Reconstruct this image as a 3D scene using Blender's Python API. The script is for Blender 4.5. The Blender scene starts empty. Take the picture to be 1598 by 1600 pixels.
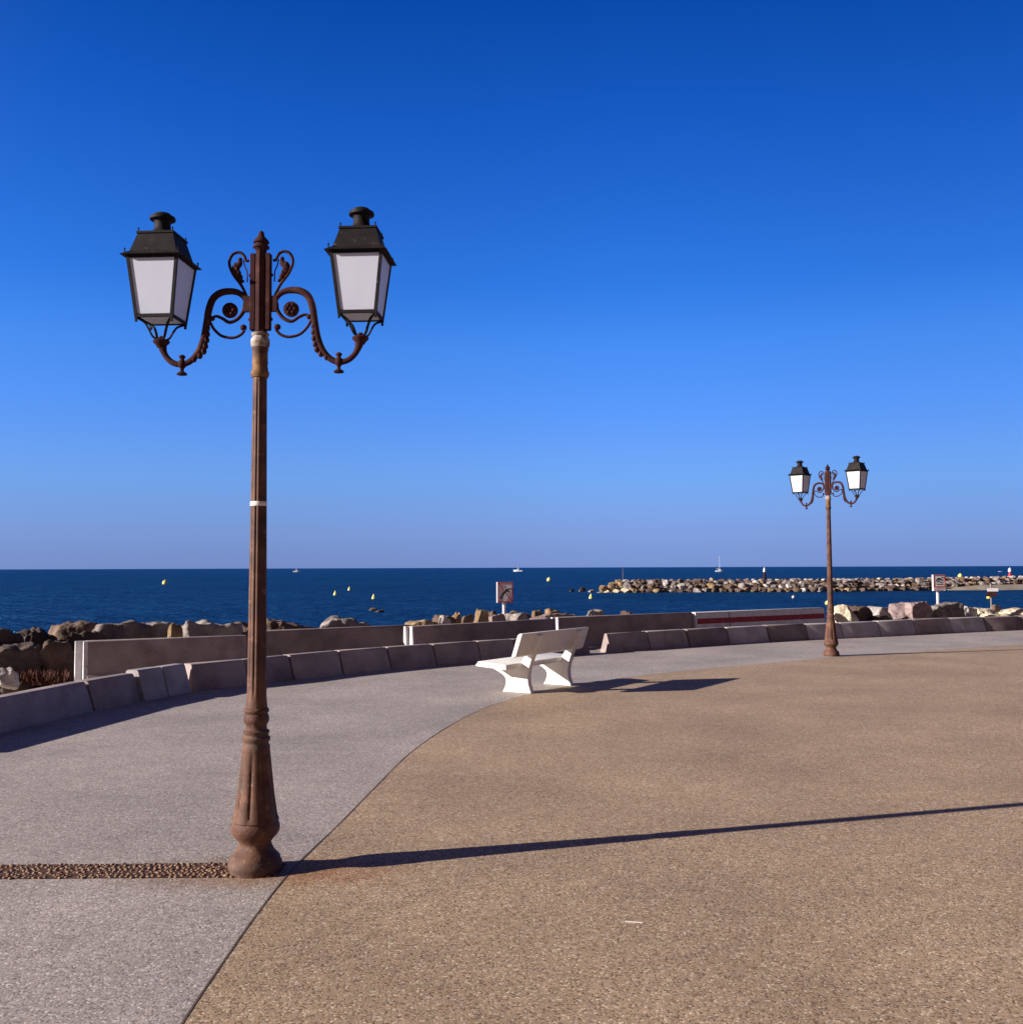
import bpy, bmesh, math, random
from mathutils import Vector, Matrix, noise

# ------------------------------------------------------------------ camera, sky, sun, exposure
SC = bpy.context.scene
COL = SC.collection
EYE = 1.7
PITCH = math.atan(86.9 / 1600)
ROLL = 0.0034
F = Vector((0, math.cos(PITCH), math.sin(PITCH)))
U0 = Vector((0, -math.sin(PITCH), math.cos(PITCH)))
X0 = Vector((1, 0, 0))
UP = U0 * math.cos(ROLL) + X0 * math.sin(ROLL)
RT = X0 * math.cos(ROLL) - U0 * math.sin(ROLL)
cam_d = bpy.data.cameras.new('camera')
cam = bpy.data.objects.new('camera', cam_d)
COL.objects.link(cam)
M3 = Matrix((RT, UP, -F)).transposed()
cam.matrix_world = Matrix.Translation((0, 0, EYE)) @ M3.to_4x4()
cam_d.sensor_width = 36
cam_d.lens = 36
cam_d.clip_start = 0.05
cam_d.clip_end = 80000
SC.camera = cam

SUN_EL = math.radians(18.4)
SUN_AZ = Vector((-0.957, -0.2905, 0)).normalized()
SUN_DIR = Vector((SUN_AZ.x * math.cos(SUN_EL), SUN_AZ.y * math.cos(SUN_EL), math.sin(SUN_EL)))
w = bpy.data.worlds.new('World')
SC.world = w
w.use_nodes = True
nt = w.node_tree
nt.nodes.clear()
out = nt.nodes.new('ShaderNodeOutputWorld')
bg = nt.nodes.new('ShaderNodeBackground')
sky = nt.nodes.new('ShaderNodeTexSky')
sky.sky_type = 'NISHITA'
sky.sun_disc = False
sky.sun_elevation = SUN_EL
sky.sun_rotation = math.atan2(SUN_AZ.x, SUN_AZ.y) % (2 * math.pi)
sky.altitude = 0
sky.air_density = 1.0
sky.dust_density = 0.3
sky.ozone_density = 1.5
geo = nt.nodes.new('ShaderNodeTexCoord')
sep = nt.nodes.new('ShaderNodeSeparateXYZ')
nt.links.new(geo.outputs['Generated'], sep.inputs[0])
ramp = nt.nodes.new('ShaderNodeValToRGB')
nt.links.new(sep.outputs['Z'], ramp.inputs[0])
# tint of the clear sky by height (deep saturated blue, greyer at the horizon; unseen zenith reddened to warm the shadow fill)
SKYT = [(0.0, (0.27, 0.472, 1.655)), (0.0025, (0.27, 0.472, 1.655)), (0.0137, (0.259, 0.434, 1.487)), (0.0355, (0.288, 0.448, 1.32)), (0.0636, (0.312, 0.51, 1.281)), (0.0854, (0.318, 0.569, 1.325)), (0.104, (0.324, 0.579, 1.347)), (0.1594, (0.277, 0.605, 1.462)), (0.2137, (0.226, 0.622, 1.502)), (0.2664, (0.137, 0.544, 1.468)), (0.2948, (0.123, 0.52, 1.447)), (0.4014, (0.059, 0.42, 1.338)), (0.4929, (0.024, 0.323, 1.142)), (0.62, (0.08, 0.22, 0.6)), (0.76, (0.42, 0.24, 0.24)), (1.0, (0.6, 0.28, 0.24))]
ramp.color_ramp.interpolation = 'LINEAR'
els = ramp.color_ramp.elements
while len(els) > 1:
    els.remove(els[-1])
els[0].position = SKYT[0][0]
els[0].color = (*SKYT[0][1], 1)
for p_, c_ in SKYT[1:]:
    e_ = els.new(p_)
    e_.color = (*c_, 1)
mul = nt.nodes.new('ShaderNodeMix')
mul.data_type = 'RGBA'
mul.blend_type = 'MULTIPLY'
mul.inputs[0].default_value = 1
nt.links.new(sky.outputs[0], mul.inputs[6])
# sky towards the sun, out of view, tinted reddish to warm the shadow fill
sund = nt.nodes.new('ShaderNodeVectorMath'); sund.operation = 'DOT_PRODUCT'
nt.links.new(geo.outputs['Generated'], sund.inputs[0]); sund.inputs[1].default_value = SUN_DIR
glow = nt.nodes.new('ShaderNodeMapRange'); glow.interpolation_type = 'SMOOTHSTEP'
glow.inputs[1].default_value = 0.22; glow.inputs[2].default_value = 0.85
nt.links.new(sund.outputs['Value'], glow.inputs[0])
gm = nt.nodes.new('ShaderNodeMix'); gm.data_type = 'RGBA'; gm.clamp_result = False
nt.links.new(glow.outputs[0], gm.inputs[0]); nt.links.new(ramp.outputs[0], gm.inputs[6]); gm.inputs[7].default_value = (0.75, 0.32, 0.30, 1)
# unseen sky behind the viewer, tinted dull and reddish to set the shadow fill
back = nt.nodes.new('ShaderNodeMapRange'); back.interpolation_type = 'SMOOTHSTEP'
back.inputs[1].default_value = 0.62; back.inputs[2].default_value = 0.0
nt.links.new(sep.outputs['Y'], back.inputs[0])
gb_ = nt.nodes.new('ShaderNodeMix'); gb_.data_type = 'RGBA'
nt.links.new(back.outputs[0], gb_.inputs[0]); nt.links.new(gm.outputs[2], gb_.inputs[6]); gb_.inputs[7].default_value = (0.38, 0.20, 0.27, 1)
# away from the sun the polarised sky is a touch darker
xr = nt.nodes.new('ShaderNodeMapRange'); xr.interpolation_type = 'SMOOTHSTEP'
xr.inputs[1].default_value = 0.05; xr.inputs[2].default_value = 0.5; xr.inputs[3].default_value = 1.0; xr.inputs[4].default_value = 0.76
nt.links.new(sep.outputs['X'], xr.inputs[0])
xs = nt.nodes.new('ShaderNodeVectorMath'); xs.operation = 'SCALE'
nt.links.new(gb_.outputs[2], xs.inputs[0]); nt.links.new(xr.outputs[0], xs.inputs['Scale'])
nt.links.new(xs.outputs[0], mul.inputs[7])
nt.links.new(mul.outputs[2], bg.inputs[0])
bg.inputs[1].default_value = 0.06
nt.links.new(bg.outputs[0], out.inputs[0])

sd = bpy.data.lights.new('sun', 'SUN')
sd.energy = 4.0
sd.angle = math.radians(0.53)
sd.color = (1.0, 0.93, 0.84)
so = bpy.data.objects.new('sun', sd)
COL.objects.link(so)
so.rotation_euler = SUN_DIR.to_track_quat('Z', 'Y').to_euler()
so.location = (-20, -6, 12)
SC.view_settings.view_transform = 'Standard'
SC.view_settings.look = 'None'
SC.view_settings.gamma = 1
SC.view_settings.exposure = 1.2

# ------------------------------------------------------------------ helpers
def ray(px, py):
    return F + RT * ((px - 799) / 1600) + UP * ((800 - py) / 1600)

def gp(px, py, z=0.0):
    d = ray(px, py)
    t = (z - EYE) / d.z
    return Vector((d.x * t, d.y * t, z))

def at(px, py, Y):
    d = ray(px, py)
    t = Y / d.y
    return Vector((d.x * t, Y, EYE + d.z * t))

def link(name, me, mat=None, parent=None, smooth=False, loc=None):
    o = bpy.data.objects.new(name, me)
    if mat is not None:
        me.materials.append(mat)
    if smooth:
        for p in me.polygons:
            p.use_smooth = True
    COL.objects.link(o)
    if parent is not None:
        o.parent = parent
    if loc is not None:
        o.location = loc
    return o

def fin(name, bm, mat=None, parent=None, smooth=False, loc=None, norm=True, angle=None):
    if norm:
        bmesh.ops.recalc_face_normals(bm, faces=bm.faces)
    me = bpy.data.meshes.new(name)
    bm.to_mesh(me)
    bm.free()
    o = link(name, me, mat, parent, smooth, loc)
    if angle is not None:
        for p in me.polygons:
            p.use_smooth = True
        me.set_sharp_from_angle(angle=math.radians(angle))
    return o

def tag(o, label=None, cat=None, group=None, kind=None):
    if label: o['label'] = label
    if cat: o['category'] = cat
    if group: o['group'] = group
    if kind: o['kind'] = kind
    return o

def empty(name, loc=(0, 0, 0), rz=0):
    o = bpy.data.objects.new(name, None)
    o.empty_display_size = 0.1
    COL.objects.link(o)
    o.location = loc
    o.rotation_euler = (0, 0, rz)
    return o

KIDS = {}
def copy_tree(o, parent=None):
    c = o.copy()
    COL.objects.link(c)
    if parent is not None:
        c.parent = parent
    for ch in [x for x in COL.objects if x.parent == o]:
        copy_tree(ch, c)
    return c

def hexa(bm, P):
    """P: 4 bottom then 4 top corners, same order"""
    v = [bm.verts.new(p) for p in P]
    for f in ((0, 3, 2, 1), (4, 5, 6, 7), (0, 1, 5, 4), (1, 2, 6, 5), (2, 3, 7, 6), (3, 0, 4, 7)):
        bm.faces.new([v[i] for i in f])
    return v

def box(bm, a, b):
    x0, y0, z0 = a
    x1, y1, z1 = b
    return hexa(bm, [(x0, y0, z0), (x1, y0, z0), (x1, y1, z0), (x0, y1, z0),
                     (x0, y0, z1), (x1, y0, z1), (x1, y1, z1), (x0, y1, z1)])

def bar(bm, p, q, wx, wy=None, ref=Vector((0, 1, 0))):
    p, q = Vector(p), Vector(q)
    wy = wy or wx
    t = (q - p).normalized()
    a = t.cross(ref)
    if a.length < 1e-3:
        a = t.cross(Vector((1, 0, 0)))
    a.normalize()
    b = t.cross(a).normalized()
    P = []
    for c in (p, q):
        for sx, sy in ((-1, -1), (1, -1), (1, 1), (-1, 1)):
            P.append(c + a * (sx * wx / 2) + b * (sy * wy / 2))
    hexa(bm, P)

def lathe(bm, prof, n=24, c=(0, 0), flute=None):
    """prof: [(r, z)] bottom to top; flute(r, z, theta) -> radius"""
    rings = []
    for r, z in prof:
        ring = []
        for i in range(n):
            th = 2 * math.pi * i / n
            rr = flute(r, z, th) if flute else r
            ring.append(bm.verts.new((c[0] + rr * math.cos(th), c[1] + rr * math.sin(th), z)))
        rings.append(ring)
    for a, b in zip(rings, rings[1:]):
        for i in range(n):
            bm.faces.new((a[i], a[(i + 1) % n], b[(i + 1) % n], b[i]))
    bm.faces.new(rings[0][::-1])
    bm.faces.new(rings[-1])

def crom(pts, k=6):
    pts = [Vector(p) for p in pts]
    P = [pts[0] * 2 - pts[1]] + pts + [pts[-1] * 2 - pts[-2]]
    res = []
    for i in range(1, len(P) - 2):
        p0, p1, p2, p3 = P[i - 1:i + 3]
        for j in range(k):
            t = j / k
            res.append(0.5 * (2 * p1 + (p2 - p0) * t + (2 * p0 - 5 * p1 + 4 * p2 - p3) * t * t + (3 * p1 - p0 - 3 * p2 + p3) * t ** 3))
    res.append(pts[-1])
    return res

def tube(bm, pts, rad, n=10, flat=1.0, k=6, side=Vector((0, 1, 0))):
    """swept tube in a vertical plane; side = plane normal; flat = width factor along side"""
    c = crom(pts, k)
    m = len(c)
    rings = []
    for i, p in enumerate(c):
        t = (c[min(i + 1, m - 1)] - c[max(i - 1, 0)]).normalized()
        nrm = t.cross(side).normalized()
        s = t.cross(nrm).normalized()
        u = i / (m - 1)
        r = rad(u) if callable(rad) else rad
        rings.append([bm.verts.new(p + nrm * (r * math.cos(2 * math.pi * j / n)) + s * (r * flat * math.sin(2 * math.pi * j / n))) for j in range(n)])
    for a, b in zip(rings, rings[1:]):
        for i in range(n):
            bm.faces.new((a[i], a[(i + 1) % n], b[(i + 1) % n], b[i]))
    bm.faces.new(rings[0][::-1])
    bm.faces.new(rings[-1])

def ball(bm, c, r, sz=1.0, seg=12):
    m = Matrix.Translation(c) @ Matrix.Diagonal((r, r, r * sz, 1))
    bmesh.ops.create_uvsphere(bm, u_segments=seg, v_segments=max(6, seg * 2 // 3), radius=1, matrix=m)

def bevel(bm, w_, seg=2):
    bmesh.ops.bevel(bm, geom=[e for e in bm.edges if e.is_manifold and e.calc_face_angle(0) > 0.4], offset=w_, segments=seg, affect='EDGES', profile=0.6)

# ------------------------------------------------------------------ materials
def mat(name, stops, scale=5.0, rough=0.7, detail=6, bump=0.0, bscale=None, metal=0.0, spec=0.3,
        coord='Object', distort=0.0, spots=None, stretch=None, rvar=0.0, nrough=0.55, bdist=0.01):
    """stops: [(pos, rgb)] of the base colour along a noise; spots: (scale, lo, hi, rgb) second layer"""
    m = bpy.data.materials.new(name)
    m.use_nodes = True
    t = m.node_tree
    N, L = t.nodes, t.links
    b = N['Principled BSDF']
    tc = N.new('ShaderNodeTexCoord')
    src = tc.outputs[coord]
    oi = N.new('ShaderNodeObjectInfo')
    add = N.new('ShaderNodeVectorMath'); add.operation = 'MULTIPLY_ADD'
    L.new(oi.outputs['Random'], add.inputs[0])
    add.inputs[1].default_value = (17.3, 9.1, 23.7)
    L.new(src, add.inputs[2])
    vec = add.outputs[0]
    if stretch:
        mp = N.new('ShaderNodeMapping'); mp.inputs['Scale'].default_value = stretch
        L.new(vec, mp.inputs[0]); vec = mp.outputs[0]
    n = N.new('ShaderNodeTexNoise')
    n.inputs['Scale'].default_value = scale
    n.inputs['Detail'].default_value = detail
    n.inputs['Roughness'].default_value = nrough
    n.inputs['Distortion'].default_value = distort
    L.new(vec, n.inputs['Vector'])
    r = N.new('ShaderNodeValToRGB')
    L.new(n.outputs['Fac'], r.inputs[0])
    el = r.color_ramp.elements
    while len(el) > 1: el.remove(el[-1])
    el[0].position = stops[0][0]; el[0].color = (*stops[0][1], 1)
    for p, c in stops[1:]:
        e = el.new(p); e.color = (*c, 1)
    colr = r.outputs[0]
    if spots:
        for (ss, lo, hi, rgb) in spots:
            n2 = N.new('ShaderNodeTexNoise'); n2.inputs['Scale'].default_value = ss; n2.inputs['Detail'].default_value = 4
            L.new(vec, n2.inputs['Vector'])
            mr = N.new('ShaderNodeMapRange'); mr.inputs[1].default_value = lo; mr.inputs[2].default_value = hi
            L.new(n2.outputs['Fac'], mr.inputs[0])
            mx = N.new('ShaderNodeMix'); mx.data_type = 'RGBA'
            L.new(mr.outputs[0], mx.inputs[0]); L.new(colr, mx.inputs[6]); mx.inputs[7].default_value = (*rgb, 1)
            colr = mx.outputs[2]
    if rvar:
        hsv = N.new('ShaderNodeHueSaturation')
        mr = N.new('ShaderNodeMapRange'); mr.inputs[3].default_value = 1 - rvar; mr.inputs[4].default_value = 1 + rvar
        L.new(oi.outputs['Random'], mr.inputs[0]); L.new(mr.outputs[0], hsv.inputs['Value']); L.new(colr, hsv.inputs['Color'])
        colr = hsv.outputs[0]
    L.new(colr, b.inputs['Base Color'])
    b.inputs['Roughness'].default_value = rough
    b.inputs['Metallic'].default_value = metal
    b.inputs['Specular IOR Level'].default_value = spec
    if bump:
        n3 = N.new('ShaderNodeTexNoise'); n3.inputs['Scale'].default_value = bscale or scale * 3; n3.inputs['Detail'].default_value = 8
        L.new(vec, n3.inputs['Vector'])
        bp = N.new('ShaderNodeBump'); bp.inputs['Strength'].default_value = bump; bp.inputs['Distance'].default_value = bdist
        L.new(n3.outputs['Fac'], bp.inputs['Height']); L.new(bp.outputs[0], b.inputs['Normal'])
    return m

def paving_mat(name, base, dark, light, warm):
    """exposed aggregate: small chips of stone, each its own tone, in a binder, plus faint large mottling"""
    m = bpy.data.materials.new(name)
    m.use_nodes = True
    t = m.node_tree; N, L = t.nodes, t.links
    b = N['Principled BSDF']
    tc = N.new('ShaderNodeTexCoord')
    def vor(sc):
        v = N.new('ShaderNodeTexVoronoi'); v.inputs['Scale'].default_value = sc; v.inputs['Randomness'].default_value = 1
        L.new(tc.outputs['Object'], v.inputs['Vector']); return v
    v1 = vor(105.0)
    sp = N.new('ShaderNodeSeparateColor'); L.new(v1.outputs['Color'], sp.inputs[0])
    r = N.new('ShaderNodeValToRGB'); L.new(sp.outputs[0], r.inputs[0])
    r.color_ramp.interpolation = 'CONSTANT'
    el = r.color_ramp.elements
    el[0].position = 0; el[0].color = (*dark, 1)
    el[1].position = 0.16; el[1].color = (*base, 1)
    for p, c in ((0.42, warm), (0.6, tuple(x * 0.82 for x in base)), (0.76, tuple(x * 1.15 for x in base)), (0.93, light)):
        e = el.new(p); e.color = (*c, 1)
    # clumps a few centimetres wide
    n1 = N.new('ShaderNodeTexNoise'); n1.inputs['Scale'].default_value = 26; n1.inputs['Detail'].default_value = 3
    L.new(tc.outputs['Object'], n1.inputs['Vector'])
    n2 = N.new('ShaderNodeTexNoise'); n2.inputs['Scale'].default_value = 0.7; n2.inputs['Detail'].default_value = 5
    L.new(tc.outputs['Object'], n2.inputs['Vector'])
    n3 = N.new('ShaderNodeTexNoise'); n3.inputs['Scale'].default_value = 6; n3.inputs['Detail'].default_value = 3
    L.new(tc.outputs['Object'], n3.inputs['Vector'])
    col = r.outputs[0]
    for nn, lo, hi in ((n1, 0.86, 1.14), (n2, 0.84, 1.16), (n3, 0.93, 1.07)):
        mr = N.new('ShaderNodeMapRange'); mr.inputs[1].default_value = 0.3; mr.inputs[2].default_value = 0.7
        mr.inputs[3].default_value = lo; mr.inputs[4].default_value = hi
        L.new(nn.outputs['Fac'], mr.inputs[0])
        mx = N.new('ShaderNodeVectorMath'); mx.operation = 'SCALE'
        L.new(col, mx.inputs[0]); L.new(mr.outputs[0], mx.inputs['Scale'])
        col = mx.outputs[0]
    # rust stain washed out from the foot of the near lamp, and scattered small dark spots
    dv = N.new('ShaderNodeVectorMath'); dv.operation = 'DISTANCE'
    sc_ = N.new('ShaderNodeMapping'); sc_.inputs['Scale'].default_value = (0.62, 1.7, 1)
    L.new(tc.outputs['Object'], sc_.inputs[0]); L.new(sc_.outputs[0], dv.inputs[0]); dv.inputs[1].default_value = (-1.42 * 0.62, 5.83 * 1.7, 0)
    sa = N.new('ShaderNodeMath'); sa.operation = 'MULTIPLY_ADD'; L.new(n3.outputs['Fac'], sa.inputs[0]); sa.inputs[1].default_value = 0.45; L.new(dv.outputs['Value'], sa.inputs[2])
    sm = N.new('ShaderNodeMapRange'); sm.inputs[1].default_value = 0.42; sm.inputs[2].default_value = 0.85; sm.inputs[3].default_value = 0.85; sm.inputs[4].default_value = 0.0
    L.new(sa.outputs[0], sm.inputs[0])
    sx = N.new('ShaderNodeMix'); sx.data_type = 'RGBA'; sx.blend_type = 'MULTIPLY'
    L.new(sm.outputs[0], sx.inputs[0]); L.new(col, sx.inputs[6]); sx.inputs[7].default_value = (0.78, 0.55, 0.38, 1)
    n4 = N.new('ShaderNodeTexNoise'); n4.inputs['Scale'].default_value = 3.1; n4.inputs['Detail'].default_value = 2
    L.new(tc.outputs['Object'], n4.inputs['Vector'])
    s4 = N.new('ShaderNodeMapRange'); s4.inputs[1].default_value = 0.70; s4.inputs[2].default_value = 0.78; s4.inputs[3].default_value = 0.0; s4.inputs[4].default_value = 0.35
    L.new(n4.outputs['Fac'], s4.inputs[0])
    sy = N.new('ShaderNodeMix'); sy.data_type = 'RGBA'; sy.blend_type = 'MULTIPLY'
    L.new(s4.outputs[0], sy.inputs[0]); L.new(sx.outputs[2], sy.inputs[6]); sy.inputs[7].default_value = (0.6, 0.5, 0.45, 1)
    col = sy.outputs[2]
    L.new(col, b.inputs['Base Color'])
    b.inputs['Roughness'].default_value = 0.8
    b.inputs['Specular IOR Level'].default_value = 0.25
    bp = N.new('ShaderNodeBump'); bp.inputs['Strength'].default_value = 0.3; bp.inputs['Distance'].default_value = 0.003
    L.new(v1.outputs['Distance'], bp.inputs['Height']); bp.invert = True
    L.new(bp.outputs[0], b.inputs['Normal'])
    return m

M = {}
M['grey_paving'] = paving_mat('grey_paving', (0.35, 0.30, 0.285), (0.205, 0.17, 0.16), (0.58, 0.53, 0.50), (0.39, 0.32, 0.28))
M['tan_paving'] = paving_mat('tan_paving', (0.365, 0.258, 0.175), (0.185, 0.118, 0.075), (0.58, 0.47, 0.35), (0.385, 0.255, 0.15))
M['edge'] = mat('joint', [(0.3, (0.07, 0.05, 0.04)), (0.7, (0.14, 0.10, 0.075))], 20)
M['soil'] = mat('gravel_soil', [(0.3, (0.16, 0.12, 0.10)), (0.5, (0.30, 0.24, 0.20)), (0.7, (0.5, 0.42, 0.35))], 14, detail=8, bump=0.8, bscale=30, bdist=0.03)
M['rust'] = mat('rusty_paint', [(0.3, (0.045, 0.018, 0.014)), (0.5, (0.085, 0.036, 0.025)), (0.68, (0.14, 0.066, 0.042))], 7, rough=0.62, bump=0.3, bscale=60, bdist=0.003,
                spots=[(16, 0.60, 0.72, (0.20, 0.10, 0.06)), (5, 0.58, 0.75, (0.09, 0.055, 0.048))])
M['rust_dark'] = mat('dark_brown_paint', [(0.3, (0.028, 0.009, 0.010)), (0.6, (0.05, 0.017, 0.016)), (0.75, (0.10, 0.042, 0.032))], 9, rough=0.8, spec=0.12, bump=0.2, bscale=70, bdist=0.002)
M['rust_base'] = mat('rusty_base', [(0.3, (0.055, 0.021, 0.015)), (0.5, (0.10, 0.043, 0.027)), (0.66, (0.165, 0.08, 0.05))], 9, rough=0.7, bump=0.5, bscale=50, bdist=0.004,
                     spots=[(6, 0.52, 0.66, (0.085, 0.055, 0.042)), (30, 0.62, 0.72, (0.22, 0.13, 0.09))])
M['collar'] = mat('worn_collar', [(0.38, (0.06, 0.026, 0.016)), (0.5, (0.14, 0.065, 0.026)), (0.64, (0.23, 0.12, 0.045))], 14, rough=0.7, bump=0.3, bscale=50, bdist=0.003)
M['collar_white'] = mat('flaked_white', [(0.38, (0.12, 0.06, 0.035)), (0.5, (0.27, 0.21, 0.17)), (0.62, (0.40, 0.35, 0.32))], 22, rough=0.7)
M['tape'] = mat('white_tape', [(0.4, (0.78, 0.74, 0.72)), (0.7, (0.6, 0.52, 0.48))], 30, rough=0.5)
M['black'] = mat('black_brown_metal', [(0.35, (0.008, 0.006, 0.007)), (0.6, (0.014, 0.010, 0.011)), (0.78, (0.045, 0.03, 0.027))], 14, rough=0.7, spec=0.18, bump=0.2, bscale=60, bdist=0.002,
                 spots=[(35, 0.68, 0.78, (0.22, 0.17, 0.14))])
M['bench'] = mat('white_concrete', [(0.3, (0.74, 0.71, 0.67)), (0.6, (0.80, 0.78, 0.74)), (0.8, (0.62, 0.55, 0.47))], 5, rough=0.75, bump=0.25, bscale=60, bdist=0.004,
                 spots=[(3.2, 0.62, 0.85, (0.55, 0.46, 0.36))])
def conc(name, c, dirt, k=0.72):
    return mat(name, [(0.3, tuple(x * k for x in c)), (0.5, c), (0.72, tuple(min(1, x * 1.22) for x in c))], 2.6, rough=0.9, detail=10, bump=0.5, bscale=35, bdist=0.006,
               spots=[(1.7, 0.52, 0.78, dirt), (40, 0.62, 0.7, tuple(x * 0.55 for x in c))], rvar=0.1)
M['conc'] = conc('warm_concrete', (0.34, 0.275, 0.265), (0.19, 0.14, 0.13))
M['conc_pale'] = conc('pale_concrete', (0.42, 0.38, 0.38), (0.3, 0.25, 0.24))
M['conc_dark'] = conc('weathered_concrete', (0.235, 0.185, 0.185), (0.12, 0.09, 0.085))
M['white_paint'] = mat('white_painted_concrete', [(0.3, (0.5, 0.48, 0.50)), (0.6, (0.64, 0.62, 0.64)), (0.75, (0.42, 0.38, 0.36))], 6, rough=0.7, bump=0.3, bscale=40,
                       spots=[(14, 0.6, 0.7, (0.32, 0.26, 0.22))])
M['red_paint'] = mat('red_stripe', [(0.3, (0.24, 0.022, 0.035)), (0.6, (0.30, 0.03, 0.045)), (0.78, (0.36, 0.16, 0.15))], 8, rough=0.7)
def rockm(name, a, b, c, wet=None):
    return mat(name, [(0.28, a), (0.5, b), (0.7, c)], 2.2, rough=0.9, detail=10, bump=0.9, bscale=7, bdist=0.06, spots=[(1.1, 0.55, 0.75, tuple(x * 0.7 for x in b))], rvar=0.18, nrough=0.62)
M['rock_grey'] = rockm('grey_rock', (0.10, 0.085, 0.085), (0.22, 0.185, 0.175), (0.38, 0.33, 0.30))
M['rock_brown'] = rockm('brown_rock', (0.055, 0.036, 0.028), (0.12, 0.08, 0.06), (0.22, 0.15, 0.11))
M['rock_tan'] = rockm('tan_rock', (0.12, 0.075, 0.04), (0.27, 0.18, 0.10), (0.40, 0.29, 0.18))
M['rock_cream'] = rockm('cream_rock', (0.28, 0.22, 0.16), (0.46, 0.39, 0.29), (0.62, 0.54, 0.42))
M['rock_white'] = rockm('whitish_rock', (0.24, 0.21, 0.20), (0.42, 0.38, 0.36), (0.62, 0.58, 0.55))
M['rock_pink'] = rockm('pinkish_rock', (0.11, 0.075, 0.078), (0.21, 0.15, 0.15), (0.36, 0.28, 0.265))
M['rock_dark'] = rockm('dark_rock', (0.035, 0.026, 0.026), (0.075, 0.055, 0.05), (0.13, 0.095, 0.08))
M['pebble'] = mat('pebbles', [(0.3, (0.13, 0.065, 0.035)), (0.5, (0.22, 0.13, 0.08)), (0.7, (0.36, 0.25, 0.18))], 45, rough=0.7, detail=2)
M['mortar'] = mat('pebble_mortar', [(0.3, (0.06, 0.026, 0.016)), (0.7, (0.13, 0.06, 0.035))], 20, rough=0.85)
M['sand'] = mat('sand', [(0.3, (0.22, 0.18, 0.14)), (0.7, (0.36, 0.30, 0.24))], 0.6, rough=0.95)
M['buoy'] = mat('yellow_plastic', [(0.3, (0.72, 0.6, 0.12)), (0.7, (0.85, 0.75, 0.3))], 3, rough=0.4)
M['buoy_orange'] = mat('orange_yellow_plastic', [(0.3, (0.8, 0.5, 0.06)), (0.7, (0.85, 0.6, 0.12))], 3, rough=0.4)
M['buoy_pink'] = mat('faded_pink_plastic', [(0.3, (0.62, 0.42, 0.42)), (0.7, (0.7, 0.55, 0.52))], 3, rough=0.4)
M['hull'] = mat('white_gelcoat', [(0.3, (0.78, 0.78, 0.78)), (0.7, (0.82, 0.82, 0.82))], 1, rough=0.3)
M['glass_dark'] = mat('dark_window', [(0.3, (0.03, 0.035, 0.04)), (0.7, (0.05, 0.05, 0.06))], 1, rough=0.15, spec=0.5)
M['steel'] = mat('galvanised_post', [(0.3, (0.5, 0.48, 0.48)), (0.7, (0.62, 0.6, 0.6))], 9, rough=0.5)
M['sign_white'] = mat('sign_white', [(0.3, (0.62, 0.58, 0.60)), (0.7, (0.7, 0.66, 0.68))], 6, rough=0.45)
M['sign_red'] = mat('sign_red', [(0.3, (0.36, 0.03, 0.04)), (0.7, (0.45, 0.05, 0.06))], 9, rough=0.5)
M['sign_black'] = mat('sign_black', [(0.3, (0.02, 0.015, 0.02)), (0.7, (0.04, 0.03, 0.035))], 9, rough=0.5)
M['weeds'] = mat('dry_weeds', [(0.3, (0.06, 0.018, 0.014)), (0.7, (0.13, 0.045, 0.028))], 5, rough=0.8, rvar=0.2)
M['litter'] = mat('white_litter', [(0.3, (0.5, 0.46, 0.43)), (0.7, (0.62, 0.58, 0.55))], 5, rough=0.6)

def milky():
    m = bpy.data.materials.new('milky_glass')
    m.use_nodes = True
    t = m.node_tree; N, L = t.nodes, t.links
    b = N['Principled BSDF']; o = N['Material Output']
    tc = N.new('ShaderNodeTexCoord'); n = N.new('ShaderNodeTexNoise'); n.inputs['Scale'].default_value = 6
    L.new(tc.outputs['Object'], n.inputs['Vector'])
    r = N.new('ShaderNodeValToRGB'); L.new(n.outputs['Fac'], r.inputs[0])
    r.color_ramp.elements[0].color = (0.70, 0.74, 0.88, 1); r.color_ramp.elements[1].color = (0.80, 0.84, 0.96, 1)
    L.new(r.outputs[0], b.inputs['Base Color'])
    b.inputs['Roughness'].default_value = 0.35
    b.inputs['Specular IOR Level'].default_value = 0.4
    tr = N.new('ShaderNodeBsdfTranslucent'); tr.inputs[0].default_value = (0.8, 0.78, 0.8, 1)
    mx = N.new('ShaderNodeMixShader'); mx.inputs[0].default_value = 0.35
    L.new(b.outputs[0], mx.inputs[1]); L.new(tr.outputs[0], mx.inputs[2]); L.new(mx.outputs[0], o.inputs['Surface'])
    return m
M['milky'] = milky()

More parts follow.
